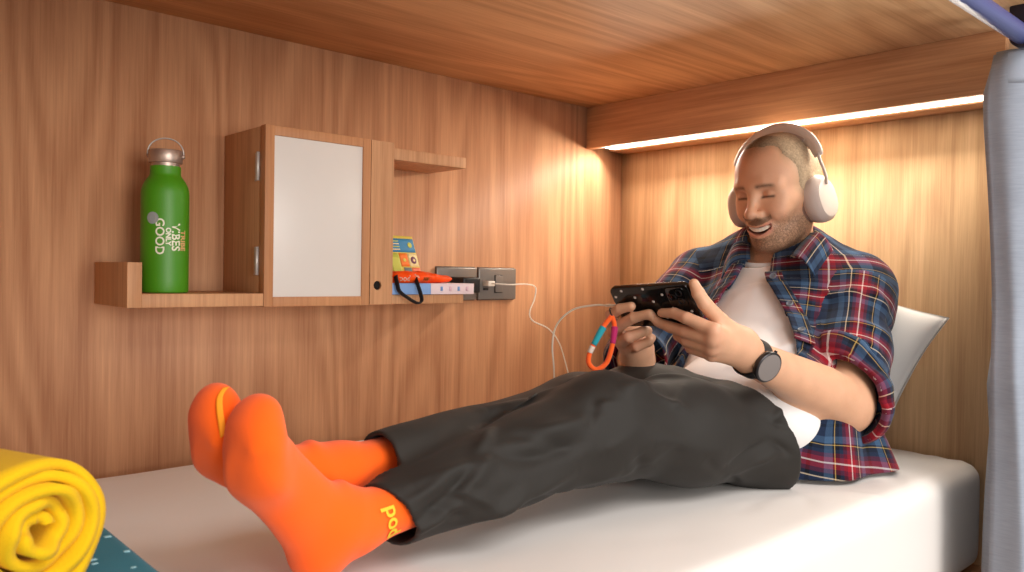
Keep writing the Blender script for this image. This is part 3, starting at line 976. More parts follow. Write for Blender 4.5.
def torso(P, grow=0.0):
    la, fb, tt, s, r = torso_coords(P)
    ra = r[:, 0] + grow; rb = r[:, 1] + grow
    k0 = np.sqrt((la / ra) ** 2 + (fb / rb) ** 2 + (tt / rb) ** 2) + 1e-6
    k1 = np.sqrt((la / ra ** 2) ** 2 + (fb / rb ** 2) ** 2 + (tt / rb ** 2) ** 2) + 1e-6
    d = k0 * (k0 - 1) / k1
    sh = np.minimum(rcone(P, (1.595, .85, .985), LS, .046 + grow, .054 + grow), rcone(P, (1.592, .955, .985), RS, .046 + grow, .054 + grow))
    return smin(d, sh, 0.06)


# ---- head frame
HC = np.array((1.536, 0.871, 1.134))
HS = 0.962                    # head size
hp, hy_, hr_ = math.radians(15), math.radians(175), math.radians(1)
hF = np.array((math.cos(hp) * math.cos(hy_), math.cos(hp) * math.sin(hy_), -math.sin(hp)))
hLf = nrm(np.cross((0, 0, 1), hF)); hU = np.cross(hF, hLf)
hLf, hU = hLf * math.cos(hr_) + hU * math.sin(hr_), -hLf * math.sin(hr_) + hU * math.cos(hr_)
HR = np.array([hF, hLf, hU])                    # rows: forward, left, up
def hw(x, y, z): return HC + (hF * x + hLf * y + hU * z) * HS
def hl(P): return (P - HC.astype(f32)) @ (HR.T / HS).astype(f32)


def head(P):
    p = hl(P)
    d = ell(p, (-.014, 0, .033), (.097, .0765, .084))
    d = smin(d, ell(p, (.030, 0, .030), (.060, .066, .074)), .03)
    d = smin(d, ell(p, (.030, 0, -.030), (.056, .060, .070)), .03)
    d = smin(d, ell(p, (.034, 0, -.078), (.048, .044, .036)), .03)
    for s in (-1, 1):
        d = smin(d, rcone(p, (-.002, s * .048, -.060), (.056, s * .020, -.102), .013, .014), .03)
        d = smin(d, rcone(p, (.010, s * .062, -.018), (.060, s * .044, -.018), .010, .016), .026)
        d = smin(d, ell(p, (.068, s * .036, -.038), (.019, .020, .018)), .018)          # smiling cheek
        d = smin(d, ell(p, (-.008, s * .077, -.010), (.018, .008, .030)), .008)         # ear (under the cup)
    d = smin(d, ell(p, (.070, 0, -.102), (.017, .020, .015)), .022)                     # chin
    d = smin(d, chain(p, [(.070, -.046, .020), (.081, -.026, .026), (.084, 0, .022), (.081, .026, .026), (.070, .046, .020)], [.010, .012, .012, .012, .010]), .014)
    d = smin(d, ell(p, (.072, 0, -.068), (.026, .034, .026)), .016)                     # muzzle
    for s in (-1, 1):                                                                  # eye sockets, lids
        d = smax(d, -ell(p, (.101, s * .031, .004), (.020, .017, .0105)), .012)
        d = smin(d, ell(p, (.0725, s * .0315, .0025), (.0145, .0145, .0120)), .004)
        d = smin(d, rcone(p, (.080, s * .020, -.0105), (.075, s * .043, -.0095), .0042, .0036), .006)   # squeezed lower lid
        d = smax(d, -chain(p, [(.0885, s * .0185, -.0028), (.0898, s * .031, -.0020), (.083, s * .045, -.0035)], [.0010, .0016, .0010]), .003)
    nose = rcone(p, (.084, 0, .016), (.1065, 0, -.030), .0078, .0100)
    nose = smin(nose, ell(p, (.1085, 0, -.0345), (.0125, .0125, .0105)), .008)
    for s in (-1, 1):
        nose = smin(nose, ell(p, (.0975, s * .0135, -.0385), (.0115, .0068, .0078)), .006)
    nose = smax(nose, -ell(p, (.104, .0062, -.0475), (.0052, .0036, .0042)), .003)
    nose = smax(nose, -ell(p, (.104, -.0062, -.0475), (.0052, .0036, .0042)), .003)
    d = smin(d, nose, .010)
    # open smile: opening cut, lips round it
    for s in (-1, 1):
        d = smax(d, -chain(p, [(.0985, s * .0195, -.036), (.0930, s * .030, -.048), (.0830, s * .0400, -.062)], [.0014, .0032, .0018]), .009)
        curve = 0.27 * (p[:, 1] ** 2) / .026 + .005
    pc = p.copy(); pc[:, 2] = p[:, 2] - curve
    op = ell(pc, (.096, 0, -.0775), (.023, .0310, .0080))
    lips = chain(pc, [(.0770, -.0340, -.0750), (.0890, -.0185, -.0700), (.0955, 0, -.0700), (.0890, .0185, -.0700), (.0770, .0340, -.0750)], [.0022, .0036, .0036, .0036, .0022])
    lips = np.minimum(lips, chain(pc, [(.0770, -.0335, -.0765), (.0880, -.018, -.0850), (.0930, 0, -.0870), (.0880, .018, -.0850), (.0770, .0335, -.0765)], [.0022, .0042, .0050, .0042, .0022]))
    d = smin(d, lips, .006)
    d = smax(d, -op, .003)
    # neck
    n = rcone(P, tuple(hw(-.018, 0, -.055)), (1.600, .905, .985), .055, .060)
    n = smin(n, rcone(P, tuple(hw(.012, 0, -.085)), (1.565, .902, .990), .036, .036), .03)
    for s, e in ((1, (1.560, .885, .975)), (-1, (1.560, .915, .975))):
        n = smin(n, rcone(P, tuple(hw(-.018, s * .050, -.060)), e, .012, .010), .018)
    return smin(d, n, .026)


def outward(fn, V, e=0.004):
    P = V.astype(f32); G = np.stack([fn(P + A(*[e * (i == j) for j in range(3)])) - fn(P - A(*[e * (i == j) for j in range(3)])) for i in range(3)], -1)
    return G / (np.linalg.norm(G, axis=1)[:, None] + 1e-9)


# ---- arms and hands
def hand(P, spec):
    d = chain(P, spec['palm'][0], spec['palm'][1], .02)
    for pts, rs in spec['meta']:
        d = smin(d, chain(P, pts, rs), .014)
    for pts, rs in spec['fing']:
        f = chain(P, pts, rs, .002)
        d = smin(d, f, .0045)
    return d

HL = dict(
    palm=([LW, (1.112, .690, .842), (1.075, .690, .850)], [.0255, .0265, .0200]),
    meta=[([(1.112, .690, .846), (1.026, .681, .871)], [.016, .0112]),
          ([(1.110, .690, .840), (1.029, .684, .857)], [.017, .0112]),
          ([(1.110, .692, .836), (1.038, .692, .843)], [.017, .0105]),
          ([(1.112, .694, .832), (1.052, .702, .831)], [.016, .0095]),
          ([(1.115, .686, .848), (1.060, .694, .884)], [.017, .0125])],
    fing=[([(1.026, .681, .871), (1.0155, .722, .887), (1.020, .748, .893), (1.0215, .772, .8925)], [.0105, .0094, .0086, .0072]),
          ([(1.029, .684, .857), (1.0265, .732, .8655), (1.029, .762, .8705), (1.0310, .786, .8760)], [.0108, .0096, .0088, .0074]),
          ([(1.038, .692, .843), (1.036, .736, .8505), (1.047, .760, .857), (1.060, .772, .864)], [.0102, .0092, .0082, .0070]),
          ([(1.052, .702, .831), (1.050, .738, .838), (1.062, .756, .847), (1.074, .762, .856)], [.0092, .0080, .0072, .0062]),
          ([(1.060, .694, .884), (1.027, .6985, .9095), (1.0165, .7030, .9250), (1.0150, .7100, .9390)], [.0125, .0108, .0098, .0078])])
HRd = dict(
    palm=([RW, (1.085, .873, .824), (1.070, .868, .842)], [.0245, .0255, .0190]),
    meta=[([(1.085, .875, .828), (1.046, .892, .866)], [.016, .0105]),
          ([(1.083, .873, .826), (1.042, .884, .852)], [.016, .0108]),
          ([(1.083, .870, .824), (1.046, .872, .838)], [.016, .0104]),
          ([(1.085, .866, .822), (1.058, .862, .828)], [.015, .0096]),
          ([(1.088, .880, .830), (1.090, .885, .870)], [.016, .0120])],
    fing=[([(1.046, .892, .866), (1.0180, .8740, .8850), (1.0120, .8500, .8955), (1.0140, .8280, .9005)], [.0100, .0092, .0086, .0074]),
          ([(1.042, .884, .852), (1.0210, .8580, .8680), (1.0180, .8260, .8820), (1.0215, .7980, .8900)], [.0106, .0096, .0088, .0074]),
          ([(1.046, .872, .838), (1.0260, .8420, .8500), (1.0400, .8250, .8590), (1.0580, .8280, .8600)], [.0104, .0094, .0084, .0072]),
          ([(1.058, .862, .828), (1.0400, .8360, .8340), (1.0500, .8200, .8420), (1.0650, .8250, .8480)], [.0094, .0086, .0076, .0066]),
          ([(1.090, .885, .870), (1.082, .872, .905), (1.066, .852, .922)], [.0120, .0104, .0084])])


def arm_l(P):
    d = chain(P, [LS, LE], [.052, .044])
    mid = tuple(np.array(LE) * .72 + np.array(LW) * .28)
    d = smin(d, chain(P, [LE, mid, LW], [.043, .0455, .0275]), .03)
    d = smin(d, ell(P, (LE[0] + .012, LE[1] + .0, LE[2] - .020), (.022, .022, .022)), .03)
    return smin(d, hand(P, HL), .012)


def arm_r(P):
    d = chain(P, [RS, RE, RW], [.052, .042, .027], .02)
    return smin(d, hand(P, HRd), .012)


def skin(P):
    d = grouped(P, (1.38, .78, .93), (1.66, 1.00, 1.28), head, .035)
    d = smin(d, grouped(P, (1.18, .62, .60), (1.73, 1.15, 1.03), lambda q: torso(q), .04), .02)
    d = smin(d, grouped(P, (.99, .60, .67), (1.66, .82, 1.01), arm_l, .035), .02)
    d = smin(d, grouped(P, (.99, .76, .72), (1.62, 1.14, 1.01), arm_r, .035), .02)
    return d

V, Q = sdf_mesh(skin, (0.98, 0.58, 0.59), (1.74, 1.17, 1.275), H, smooth=1)
# skin colouring
p = hl(V.astype(f32)); x, y, z = p.T
ay = np.abs(y)
base = np.array((0.66, 0.365, 0.225)); 
C = np.tile(base, (len(V), 1))
def mixc(m, col): 
    global C
    m = np.clip(m, 0, 1)[:, None]; C = C * (1 - m) + np.array(col) * m
g = lambda a, b, v: np.clip((v - a) / (b - a), 0, 1)
bl = lambda cx, cy, cz, r: np.exp(-(((x - cx) ** 2 + (ay - cy) ** 2 + (z - cz) ** 2) / r ** 2))
isH = np.linalg.norm(p, axis=1) < .17
n1 = vnoise(V.astype(f32), 60, 1); n2 = vnoise(V.astype(f32), 420, 4); n3 = vnoise(V.astype(f32), 900, 9)
C *= (1 + 0.05 * n1 + 0.02 * n2)[:, None]
mixc(isH * (0.35 * bl(.07, .038, -.035, .022) + 0.4 * bl(.112, 0, -.036, .014)), (.62, .25, .17))
mixc(isH * 0.22 * g(.03, .07, x) * g(-.02, .04, z), (.58, .29, .19))
# stubble beard and moustache
beard = g(-.036, -.060, z - 0.10 * (x - .05)) * g(-.030, .012, x)
beard *= 1 - np.exp(-(((x - .088) / .03) ** 2 + ((ay - .040) / .017) ** 2 + ((z + .045) / .016) ** 2))
lipc = 0.27 * (y ** 2) / .026 + .005
zz = z - lipc
mouth = (x > .072) & (ay < .037) & (zz > -.0935) & (zz < -.0655)
mou = np.exp(-(((zz + .0605) / .0062) ** 2)) * (ay < .034) * g(.07, .085, x)
chinp = np.exp(-(((zz + .100) / .0075) ** 2 + (y / .016) ** 2)) * g(.06, .075, x)
dens = np.clip(0.64 * beard * (1 + .9 * n3) + 0.80 * mou * (1 + .5 * n3) + 0.18 * chinp, 0, .85)
neckfade = g(-.150, -.112, z - 0.25 * np.minimum(x - .03, 0))
mixc(isH * dens * neckfade * (1 - .9 * mouth * g(.033, .024, ay)) * (x > -.03), (.140, .085, .052))
lipm = (x > .070) * (np.exp(-((zz + .0700) / .0034) ** 2) * .75 + np.exp(-((zz + .0862) / .0050) ** 2) * .85) * g(.036, .027, ay)
mixc(isH * lipm * .8, (.56, .21, .16))
inner = mouth & (zz < -.0722) & (zz > -.0845) & (x < .0895) & (ay < .031)
mixc(isH * inner * 0.9, (.16, .03, .025))
# brows, lash lines, lid shade of the skin itself; nostril shade painted in
bz_ = .0215 - 6.5 * (ay - .028) ** 2
brow = np.exp(-(((z - bz_) / .0042) ** 2)) * g(.010, .016, ay) * g(.052, .044, ay) * (x > .05)
mixc(isH * brow * (.80 + .25 * n3), (.105, .058, .032))
lz_ = -.0026 + 3.0 * np.maximum(ay - .036, 0) * -0.12
lash = np.exp(-(((z - (-.0026 - 1.2 * (ay - .031) ** 2 * 4)) / .0027) ** 2)) * g(.015, .020, ay) * g(.048, .043, ay) * (x > .05)
mixc(isH * lash * .92, (.035, .016, .012))
mixc(isH * .25 * np.exp(-(((z - .008) / .006) ** 2)) * g(.014, .022, ay) * g(.048, .04, ay) * (x > .05), (.44, .18, .12))
mixc(isH * .55 * (np.exp(-(((x - .105) / .006) ** 2 + ((ay - .0062) / .0035) ** 2 + ((z + .0455) / .0035) ** 2))), (.12, .03, .02))  # shade inside the nostrils, put into the skin colour
# clipped hair shade over the scalp; temples recede
hl_line = .072 + 0.030 * np.exp(-((ay - .040) / .018) ** 2) - 0.055 * g(.050, .068, ay)
front = (z - hl_line) + 0.95 * np.maximum(.072 - x, -.02)
hair = g(-.004, .012, front) * (z > -.035 + .35 * np.maximum(x, -.03)) * g(.050, .028, x - 0.55 * np.maximum(z - .045, 0))
hair = np.clip(hair, 0, 1) * g(-.045, -.020, z - .30 * x)
tuft = np.exp(-((ay / .026) ** 2 + ((z - .098) / .020) ** 2)) * (x > .01)
side = g(.030, .060, ay)
mixc(isH * hair * (.50 + .16 * n3 + .10 * n2) * (0.62 + .38 * side), (.30, .225, .145))
mixc(isH * tuft * (.55 + .2 * n3), (.115, .072, .044))
C = np.clip(C, 0, 1)
# hands: pinker knuckles
hd_ = V[:, 0] < 1.13
kn = np.zeros(len(V))
for spec in (HL, HRd):
    for pts, rs in spec['fing'][:4]:
        for q in pts[:2]: kn += np.exp(-(np.linalg.norm(V - np.array(q), axis=1) / .012) ** 2)
mixc(hd_ * np.clip(kn, 0, 1) * .40, (.62, .25, .17))
body_me = mesh_from(V, Q); colour_attr(body_me, C)
M_skin = attr_mat('skin', rough=0.48, sss=0.12, spec=0.4, bump_scale=900, bump=0.10)
body = link_mesh('body', body_me, M_skin, person)

# clipped hair as a thin raised layer over sides, back and front tuft
def hair_fn(P):
    d = head(P)
    p = hl(P); x, y, z = p.T; ay = np.abs(y)
    hline = .072 + 0.030 * np.exp(-((ay - .040) / .018) ** 2) - 0.055 * g(.050, .068, ay)
    front = (z - hline) + 0.95 * np.maximum(.072 - x, -.02)
    m = g(.000, .030, front) * g(.045, .020, x - 0.55 * np.maximum(z - .045, 0)) * g(-.040, -.010, z - .30 * x)
    return d - (0.0030 * m - 0.0012) + 0.0005 * vnoise(P, 500, 2)
V, Q = sdf_mesh(lambda P: grouped(P, (1.40, .79, 1.03), (1.66, .98, 1.28), hair_fn, .03), (1.38, 0.77, 1.00), (1.68, 1.0, 1.275), 0.0022, smooth=1)
Vh = hl(V.astype(f32)); d = head(V.astype(f32))
keep = d > 0.0002
fk = keep[Q].all(1); Q = Q[fk]
us = np.unique(Q); rm = np.full(len(V), -1); rm[us] = np.arange(len(us)); V = V[us]; Q = rm[Q]
n3 = vnoise(V.astype(f32), 900, 9); n2 = vnoise(V.astype(f32), 380, 4)
hc = np.array((.36, .265, .175)) * (1 + .35 * n3 + .2 * n2)[:, None]
ph = hl(V.astype(f32))
tf = np.exp(-((ph[:, 1] / .030) ** 2)) * (ph[:, 0] > .02)
hc = hc * (1 - .55 * tf[:, None])
hm = mesh_from(V, Q); colour_attr(hm, np.clip(hc, 0, 1))
link_mesh('hair', hm, attr_mat('clipped_hair', rough=0.75, spec=0.2, bump_scale=1500, bump=0.4), person)

# teeth
M_teeth = plain('tooth_enamel', (238, 230, 216), 0.3)
def teeth_fn(u, v):
    yy = (u * 2 - 1) * .0275
    xx = .0890 - 12.0 * yy ** 2 + .0006 * abs(math.sin(u * PI * 8))
    return hw(xx, yy, -.0712 - v * .0082 * (1 - .3 * abs(u * 2 - 1) ** 3) + .005 + 0.27 * yy * yy / .026)
grid('teeth', teeth_fn, 64, 6, M_teeth, person, thick=0.003)
# ------------------------------------------------------------------ white T-shirt
def tshirt(P):
    d = torso(P, .006)
    d = smin(d, np.minimum(rcone(P, LS, tuple(np.array(LS) * .7 + np.array(LE) * .3), .053, .052), rcone(P, RS, tuple(np.array(RS) * .7 + np.array(RE) * .3), .058, .056)), .03)
    d = smax(d, float(np.dot(nrm((.94, -.08, .33)), (1.160, .755, .775))) - P @ A(*nrm((.94, -.08, .33))), .006)
    nk = rcone(P, tuple(hw(.035, 0, -.085)), (1.555, .898, .990), .045, .0635)
    d = smax(d, -nk, .004)
    d = smax(d, (P @ A(*nrm((-.05, 0, 1))) - float(np.dot(nrm((-.05, 0, 1)), (1.58, .9, 1.035)))), .006)
    return d
V, Q = sdf_mesh(tshirt, (1.14, .60, .60), (1.74, 1.20, 1.06), 0.0032, smooth=1)
nn = vnormals(V, Q)
tf = [([(1.47, .80, .955), (1.40, .78, .885), (1.36, .74, .82)], .006, .012), ([(1.46, .86, .95), (1.38, .86, .90), (1.30, .83, .84)], .005, .013),
      ([(1.42, .74, .86), (1.36, .80, .86), (1.32, .86, .85)], -.004, .010), ([(1.40, .72, .83), (1.33, .77, .83), (1.28, .83, .82)], .005, .010),
      ([(1.38, .70, .80), (1.31, .74, .81), (1.25, .80, .805)], -.005, .010), ([(1.36, .69, .775), (1.28, .73, .795), (1.22, .80, .80)], .005, .010),
      ([(1.45, .83, .95), (1.42, .90, .92), (1.36, .93, .88)], .004, .012)]
V = V + nn * (fold_disp(V, [(a_, m_ * 1.5, w_) for a_, m_, w_ in tf]) + vnoise((V * np.array((14, 22, 14))).astype(f32), 1.0, 6.0) * .003)[:, None]
M_tee = fabric('white_cotton_jersey', (236, 232, 230), weave=1500, bump=0.15, var=0.02, sheen=0.1)
tee = link_mesh('t_shirt', mesh_from(V, Q), M_tee, person)
# ribbed neckline
ring = []
for k in range(64):
    a = 2 * PI * k / 64
    pt = np.array((1.568, .900, .995)); e1 = nrm((-.95, -.1, -.25)); e2 = np.array((.1, -.99, .0))
    ring.append(pt + e1 * .0655 * math.cos(a) + e2 * .0655 * math.sin(a) + np.array((0, 0, .004)) * (-math.cos(a)))
tube('neck_rib', ring, 0.0055, M_tee, tee, seg=10, closed=True, flat=(.6, 1))

# ------------------------------------------------------------------ plaid flannel shirt, worn open
M_plaid = plaid('plaid_flannel')
fore = nrm(np.array(LW) - np.array(LE)); upl = nrm(np.array(LE) - np.array(LS))
bisL = nrm(fore + upl * .75)
foreR = nrm(np.array(RW) - np.array(RE))


def sleeve_l(P, o=0.0):
    d = chain(P, [LS, tuple(np.array(LS) * .45 + np.array(LE) * .55), LE], [.068 + o, .069 + o, .066 + o], .01)
    d = smin(d, rcone(P, LE, tuple(np.array(LE) + fore * .05), .063 + o, .062 + o), .02)
    return d


def sleeve_r(P, o=0.0):
    return chain(P, [RS, RE, tuple(np.array(RE) * .55 + np.array(RW) * .45)], [.074 + o, .066 + o, .057 + o], .02)


def open_edges(s):
    """lateral limits of the open front (towards the left / right side) along the torso"""
    sl = [0.05, .12, .20, .30, .36, .42]
    return np.interp(s, sl, [.098, .092, .078, .048, .030, .026]), np.interp(s, sl, [.150, .135, .115, .070, .045, .034])


def shirt(P):
    la, fb, tt, s, r = torso_coords(P)
    la = la * LSGN
    flare = .017 + .012 * np.clip((.20 - s) / .2, 0, 1)
    dt = torso(P, .0) - flare
    eL, eR = open_edges(s)
    cut = np.minimum(eL - la, la + eR)                     # >0 inside the open band
    band = smax(-cut, -(fb + .02), .004)                   # <0 in the open band at the front
    dt2 = smax(dt, -band, .006)
    nk = rcone(P, tuple(hw(.0, 0, -.075)), (1.590, .903, .985), .062, .068)
    dt2 = smax(dt2, -nk, .004)
    dt2 = np.maximum(dt2, .055 - s)
    cutl = (P - A(*LE)) @ A(*bisL) - .004
    sl = sleeve_l(P)
    sl2 = smax(smax(sl, cutl, .003), -np.maximum(sl + .006, -.045 - cutl), .002)
    cuff = smax(np.abs(sl - .0035) - .0045, np.abs(cutl + .018) - .020, .004)
    cuff2 = smax(np.abs(sl - .0075) - .0035, np.abs(cutl + .020) - .013, .004)
    sr = sleeve_r(P)
    cutr = (P - A(*RE)) @ A(*foreR) - .085
    sr2 = smax(smax(sr, cutr, .004), -np.maximum(sr + .006, -.045 - cutr), .002)
    d = smin(dt2, sl2, .016)
    d = np.minimum(d, smin(cuff, cuff2, .003))
    return smin(d, sr2, .014)

V, Q = sdf_mesh(lambda P: grouped(P, (1.12, .56, .60), (1.75, 1.18, 1.07), shirt, .05), (1.10, .54, .585), (1.76, 1.20, 1.08), 0.0026, smooth=1)
nn = outward(lambda P: np.minimum(np.minimum(torso(P) - .017, sleeve_l(P)), sleeve_r(P)), V)
def al(t, ang, r=.073):
    """point on the near sleeve: t along shoulder-elbow, ang round it"""
    c = np.array(LS) * (1 - t) + np.array(LE) * t
    u = nrm(np.cross(upl, (0, 0, 1))); w_ = np.cross(upl, u)
    return c + (u * math.cos(ang) + w_ * math.sin(ang)) * r
sf = []
rr = random.Random(11)
for i in range(26):
    t = rr.uniform(.15, 1.0); a = rr.uniform(0, 2 * PI); da = rr.uniform(.5, 1.3); dt_ = rr.uniform(-.16, .16)
    sf.append(([al(t, a), al(t + dt_ / 2, a + da / 2), al(t + dt_, a + da)], rr.choice((-.009, .008, .006)), .010))
tt_f = [([(1.56, .78, 1.0), (1.53, .74, .93), (1.49, .70, .86)], -.006, .012), ([(1.57, .73, .985), (1.54, .69, .92), (1.50, .66, .86)], .006, .012),
        ([(1.52, .76, .95), (1.46, .73, .88), (1.42, .71, .82)], .005, .012), ([(1.48, .72, .86), (1.44, .70, .83), (1.41, .70, .79)], -.006, .012)]
V = V + nn * (fold_disp(V, sf + tt_f) + vnoise((V * 17).astype(f32), 1.0, 9.0) * .0050 + vnoise((V * 45).astype(f32), 1.0, 2.0) * .0010)[:, None]


def weave_uv(me):
    """thread coordinates panel by panel: body pieces, each sleeve, rolled cuff"""
    V = np.zeros(len(me.vertices) * 3, f32); me.vertices.foreach_get('co', V); V = V.reshape(-1, 3)
    nf = len(me.polygons)
    li = np.zeros(len(me.loops), np.int32); me.loops.foreach_get('vertex_index', li)
    Qf = li.reshape(nf, 4); fc = V[Qf].mean(1)
    dT = torso(fc) - .017; dL = sleeve_l(fc); dR = sleeve_r(fc)
    cutl = (fc - A(*LE)) @ A(*bisL)
    cls = np.zeros(nf, int)
    cls[(np.abs(dL) < np.abs(dT)) & (dL < .02)] = 1
    tL = (fc - A(*LS)) @ A(*upl)
    cls[(tL > .02) & (np.abs(dL) < .012)] = 1
    cls[(cutl > -.040) & (np.abs(dL) < .02)] = 2
    cls[(np.abs(dR) < np.abs(dT)) & (dR < .02)] = 3
    P = V[li]; k = np.repeat(cls, 4)
    uv = np.zeros((len(li), 2), f32)
    la, fb, tt, s, r = torso_coords(P)
    ang = np.arctan2(la * LSGN, fb)
    uv[:, 0] = ang * .150 + .03; uv[:, 1] = s + tt + .02

    def limb(a, ax, k_, rad, ou, ov):
        ax = nrm(ax); u = nrm(np.cross(ax, (0, 0, 1))); w_ = np.cross(ax, u)
        q = P - A(*a); m = k == k_
        an = np.arctan2(q @ w_.astype(f32), q @ u.astype(f32))
        anc = np.repeat(np.arctan2((fc - A(*a)) @ w_.astype(f32), (fc - A(*a)) @ u.astype(f32)), 4)
        an = anc + (an - anc + PI) % (2 * PI) - PI
        uv[m, 0] = (an * rad + ou)[m]; uv[m, 1] = (q @ ax.astype(f32) + ov)[m]
    limb(LS, upl, 1, .073, .065, .0)
    limb(LE, bisL, 2, .066, .02, .05)
    limb(RS, np.array(RE) - np.array(RS), 3, .066, .02, .0)
    l_ = me.uv_layers.new(name='weave'); l_.data.foreach_set('uv', uv.ravel())

shirt_me = mesh_from(V, Q)
weave_uv(shirt_me)
shirt_o = link_mesh('shirt', shirt_me, M_plaid, person)
shirt_o['label'] = 'open plaid flannel shirt in navy, red and cream with rolled sleeves'

# ------------------------------------------------------------------ trousers
LH, LK, LA = (1.255, .722, .678), (.883, .774, .729), (.512, .786, .666)
RH, RK, RA = (1.272, .855, .690), (.960, .880, .712), (.553, .842, .713)


def leg(P, h, k, a, r=(.078, .069, .041)):
    kk = np.array(k)
    th = tuple(np.array(h) * .45 + kk * .55)
    d = chain(P, [h, th, k, a], [r[0], r[0] * .96, r[1], r[2]], .05)
    return d


WA = (1.184, .755, .775)
def trousers(P):
    l = leg(P, LH, LK, LA); r = leg(P, RH, RK, RA, (.090, .070, .039))
    hip = ell(P, (1.262, .803, .695), (.120, .155, .090))
    hip = smin(hip, rcone(P, (1.262, .715, .675), (1.262, .89, .680), .080, .085), .04)
    bl_ = smin(l, hip, .05); br = smin(r, hip, .05)
    d = smin(bl_, br, .022)
    # open hems
    la_ = nrm(np.array(LA) - np.array(LK)); ra_ = nrm(np.array(RA) - np.array(RK))
    dl = (P - A(*LA)) @ A(*nrm(la_ + np.array((0, -.32, -.30))))
    dr = (P - A(*RA)) @ A(*ra_)
    nearL = (l - .0) < r
    hem = np.where(nearL, dl + .012, dr - .002)
    hem = np.where(P[:, 0] < .75, hem, -1.0)
    hollow = np.maximum(np.minimum(l, r) + .0055, np.maximum(-.060 - hem, hem - .05))
    d = smax(d, hem, .002)
    d = np.where(P[:, 0] < .75, smax(d, -hollow, .002), d)
    # waist opening plane, tilted with the reclining pelvis
    wn = nrm((.94, -.08, .33))
    d = smax(d, (P @ A(*wn)) - float(np.dot(wn, WA)), .006)
    return d
V, Q = sdf_mesh(trousers, (.46, .53, .575), (1.48, 1.04, .91), 0.0029, smooth=1)
V[:, 2] = np.maximum(V[:, 2], BED - .010)
nn = outward(lambda P: np.minimum(np.minimum(leg(P, LH, LK, LA), leg(P, RH, RK, RA, (.090, .070, .039))), ell(P, (1.262, .803, .695), (.120, .155, .090))), V)
pf = [([(.875, .69, .70), (.90, .70, .665), (.94, .71, .64)], -.008, .015), ([(.90, .69, .72), (.97, .66, .70), (1.05, .65, .69)], .006, .015),
      ([(.86, .70, .68), (.81, .72, .66), (.76, .735, .65)], .006, .013), ([(.89, .695, .755), (.98, .66, .76), (1.07, .65, .775)], -.005, .014),
      ([(.86, .72, .785), (.92, .72, .80), (1.00, .76, .80)], .006, .015), ([(.93, .69, .78), (1.02, .665, .785), (1.10, .68, .795)], -.005, .014),
      ([(1.10, .70, .80), (1.14, .66, .77), (1.17, .625, .73)], .006, .014), ([(1.04, .79, .80), (1.10, .76, .81), (1.17, .72, .80)], .007, .014),
      ([(.98, .83, .80), (1.05, .79, .80), (1.12, .76, .81)], -.006, .014), ([(.96, .84, .79), (1.02, .79, .79), (1.06, .74, .80)], .006, .014),
      ([(.90, .86, .79), (.97, .83, .80), (1.03, .80, .80)], .007, .012), ([(.90, .84, .78), (.94, .80, .79), (1.0, .76, .80)], -.005, .012),
      ([(.82, .71, .77), (.76, .73, .75), (.70, .745, .735)], .005, .013), ([(.80, .705, .735), (.73, .725, .72), (.66, .74, .71)], -.005, .013),
      ([(.78, .71, .69), (.70, .73, .675), (.62, .74, .66)], .005, .013), ([(.63, .74, .69), (.57, .745, .68), (.53, .745, .66)], -.004, .011),
      ([(.66, .745, .72), (.60, .75, .715), (.54, .76, .705)], .004, .011), ([(.60, .74, .64), (.65, .735, .66), (.70, .73, .69)], .005, .011),
      ([(.88, .82, .775), (.80, .83, .765), (.72, .84, .76)], .006, .013), ([(1.18, .62, .71), (1.20, .61, .68), (1.23, .62, .65)], -.006, .012),
      ([(1.12, .615, .74), (1.18, .60, .72), (1.23, .615, .69)], .005, .012), ([(1.17, .72, .80), (1.20, .68, .77), (1.21, .64, .72)], -.005, .010)]
rr = random.Random(21)
for i in range(34):
    t = rr.uniform(.02, .98)
    near = rr.random() < .68
    h_, k_, a_ = (LH, LK, LA) if near else (RH, RK, RA)
    c = np.array(h_) * (1 - t * 2) + np.array(k_) * t * 2 if t < .5 else np.array(k_) * (2 - t * 2) + np.array(a_) * (t * 2 - 1)
    r0 = np.interp(t, [0, .5, 1], [.084, .069, .045])
    a0 = rr.uniform(PI * .75, PI * 1.75); da = rr.uniform(.35, .9) * rr.choice((-1, 1)); L_ = rr.uniform(.05, .13)
    pts = [tuple(c + np.array((-L_ / 2 + L_ * q, -r0 * math.sin(.25 + (a0 - PI * .75) / PI * 2.2 + da * q), r0 * math.cos(.25 + (a0 - PI * .75) / PI * 2.2 + da * q)))) for q in (0, .5, 1)]
    pf.append((pts, rr.choice((-.0034, .0034)), rr.uniform(.007, .012)))
pf = [(a_, m_ * 1.75, w_ * .9) for a_, m_, w_ in pf]
V = V + nn * (fold_disp(V, pf) + vnoise((V * np.array((9, 16, 16))).astype(f32), 1.0, 3.0) * .0045 + vnoise((V * np.array((24, 40, 40))).astype(f32), 1.0, 8.0) * .0012)[:, None]
V[:, 2] = np.maximum(V[:, 2], BED - .008)
M_trou = fabric('charcoal_twill', (33, 29, 25), rough=0.66, weave=1100, bump=0.12, var=0.06, sheen=0.03)
M_trou.node_tree.nodes['Principled BSDF'].inputs['Specular IOR Level'].default_value = 0.32
trou = link_mesh('trousers', mesh_from(V, Q), M_trou, person)

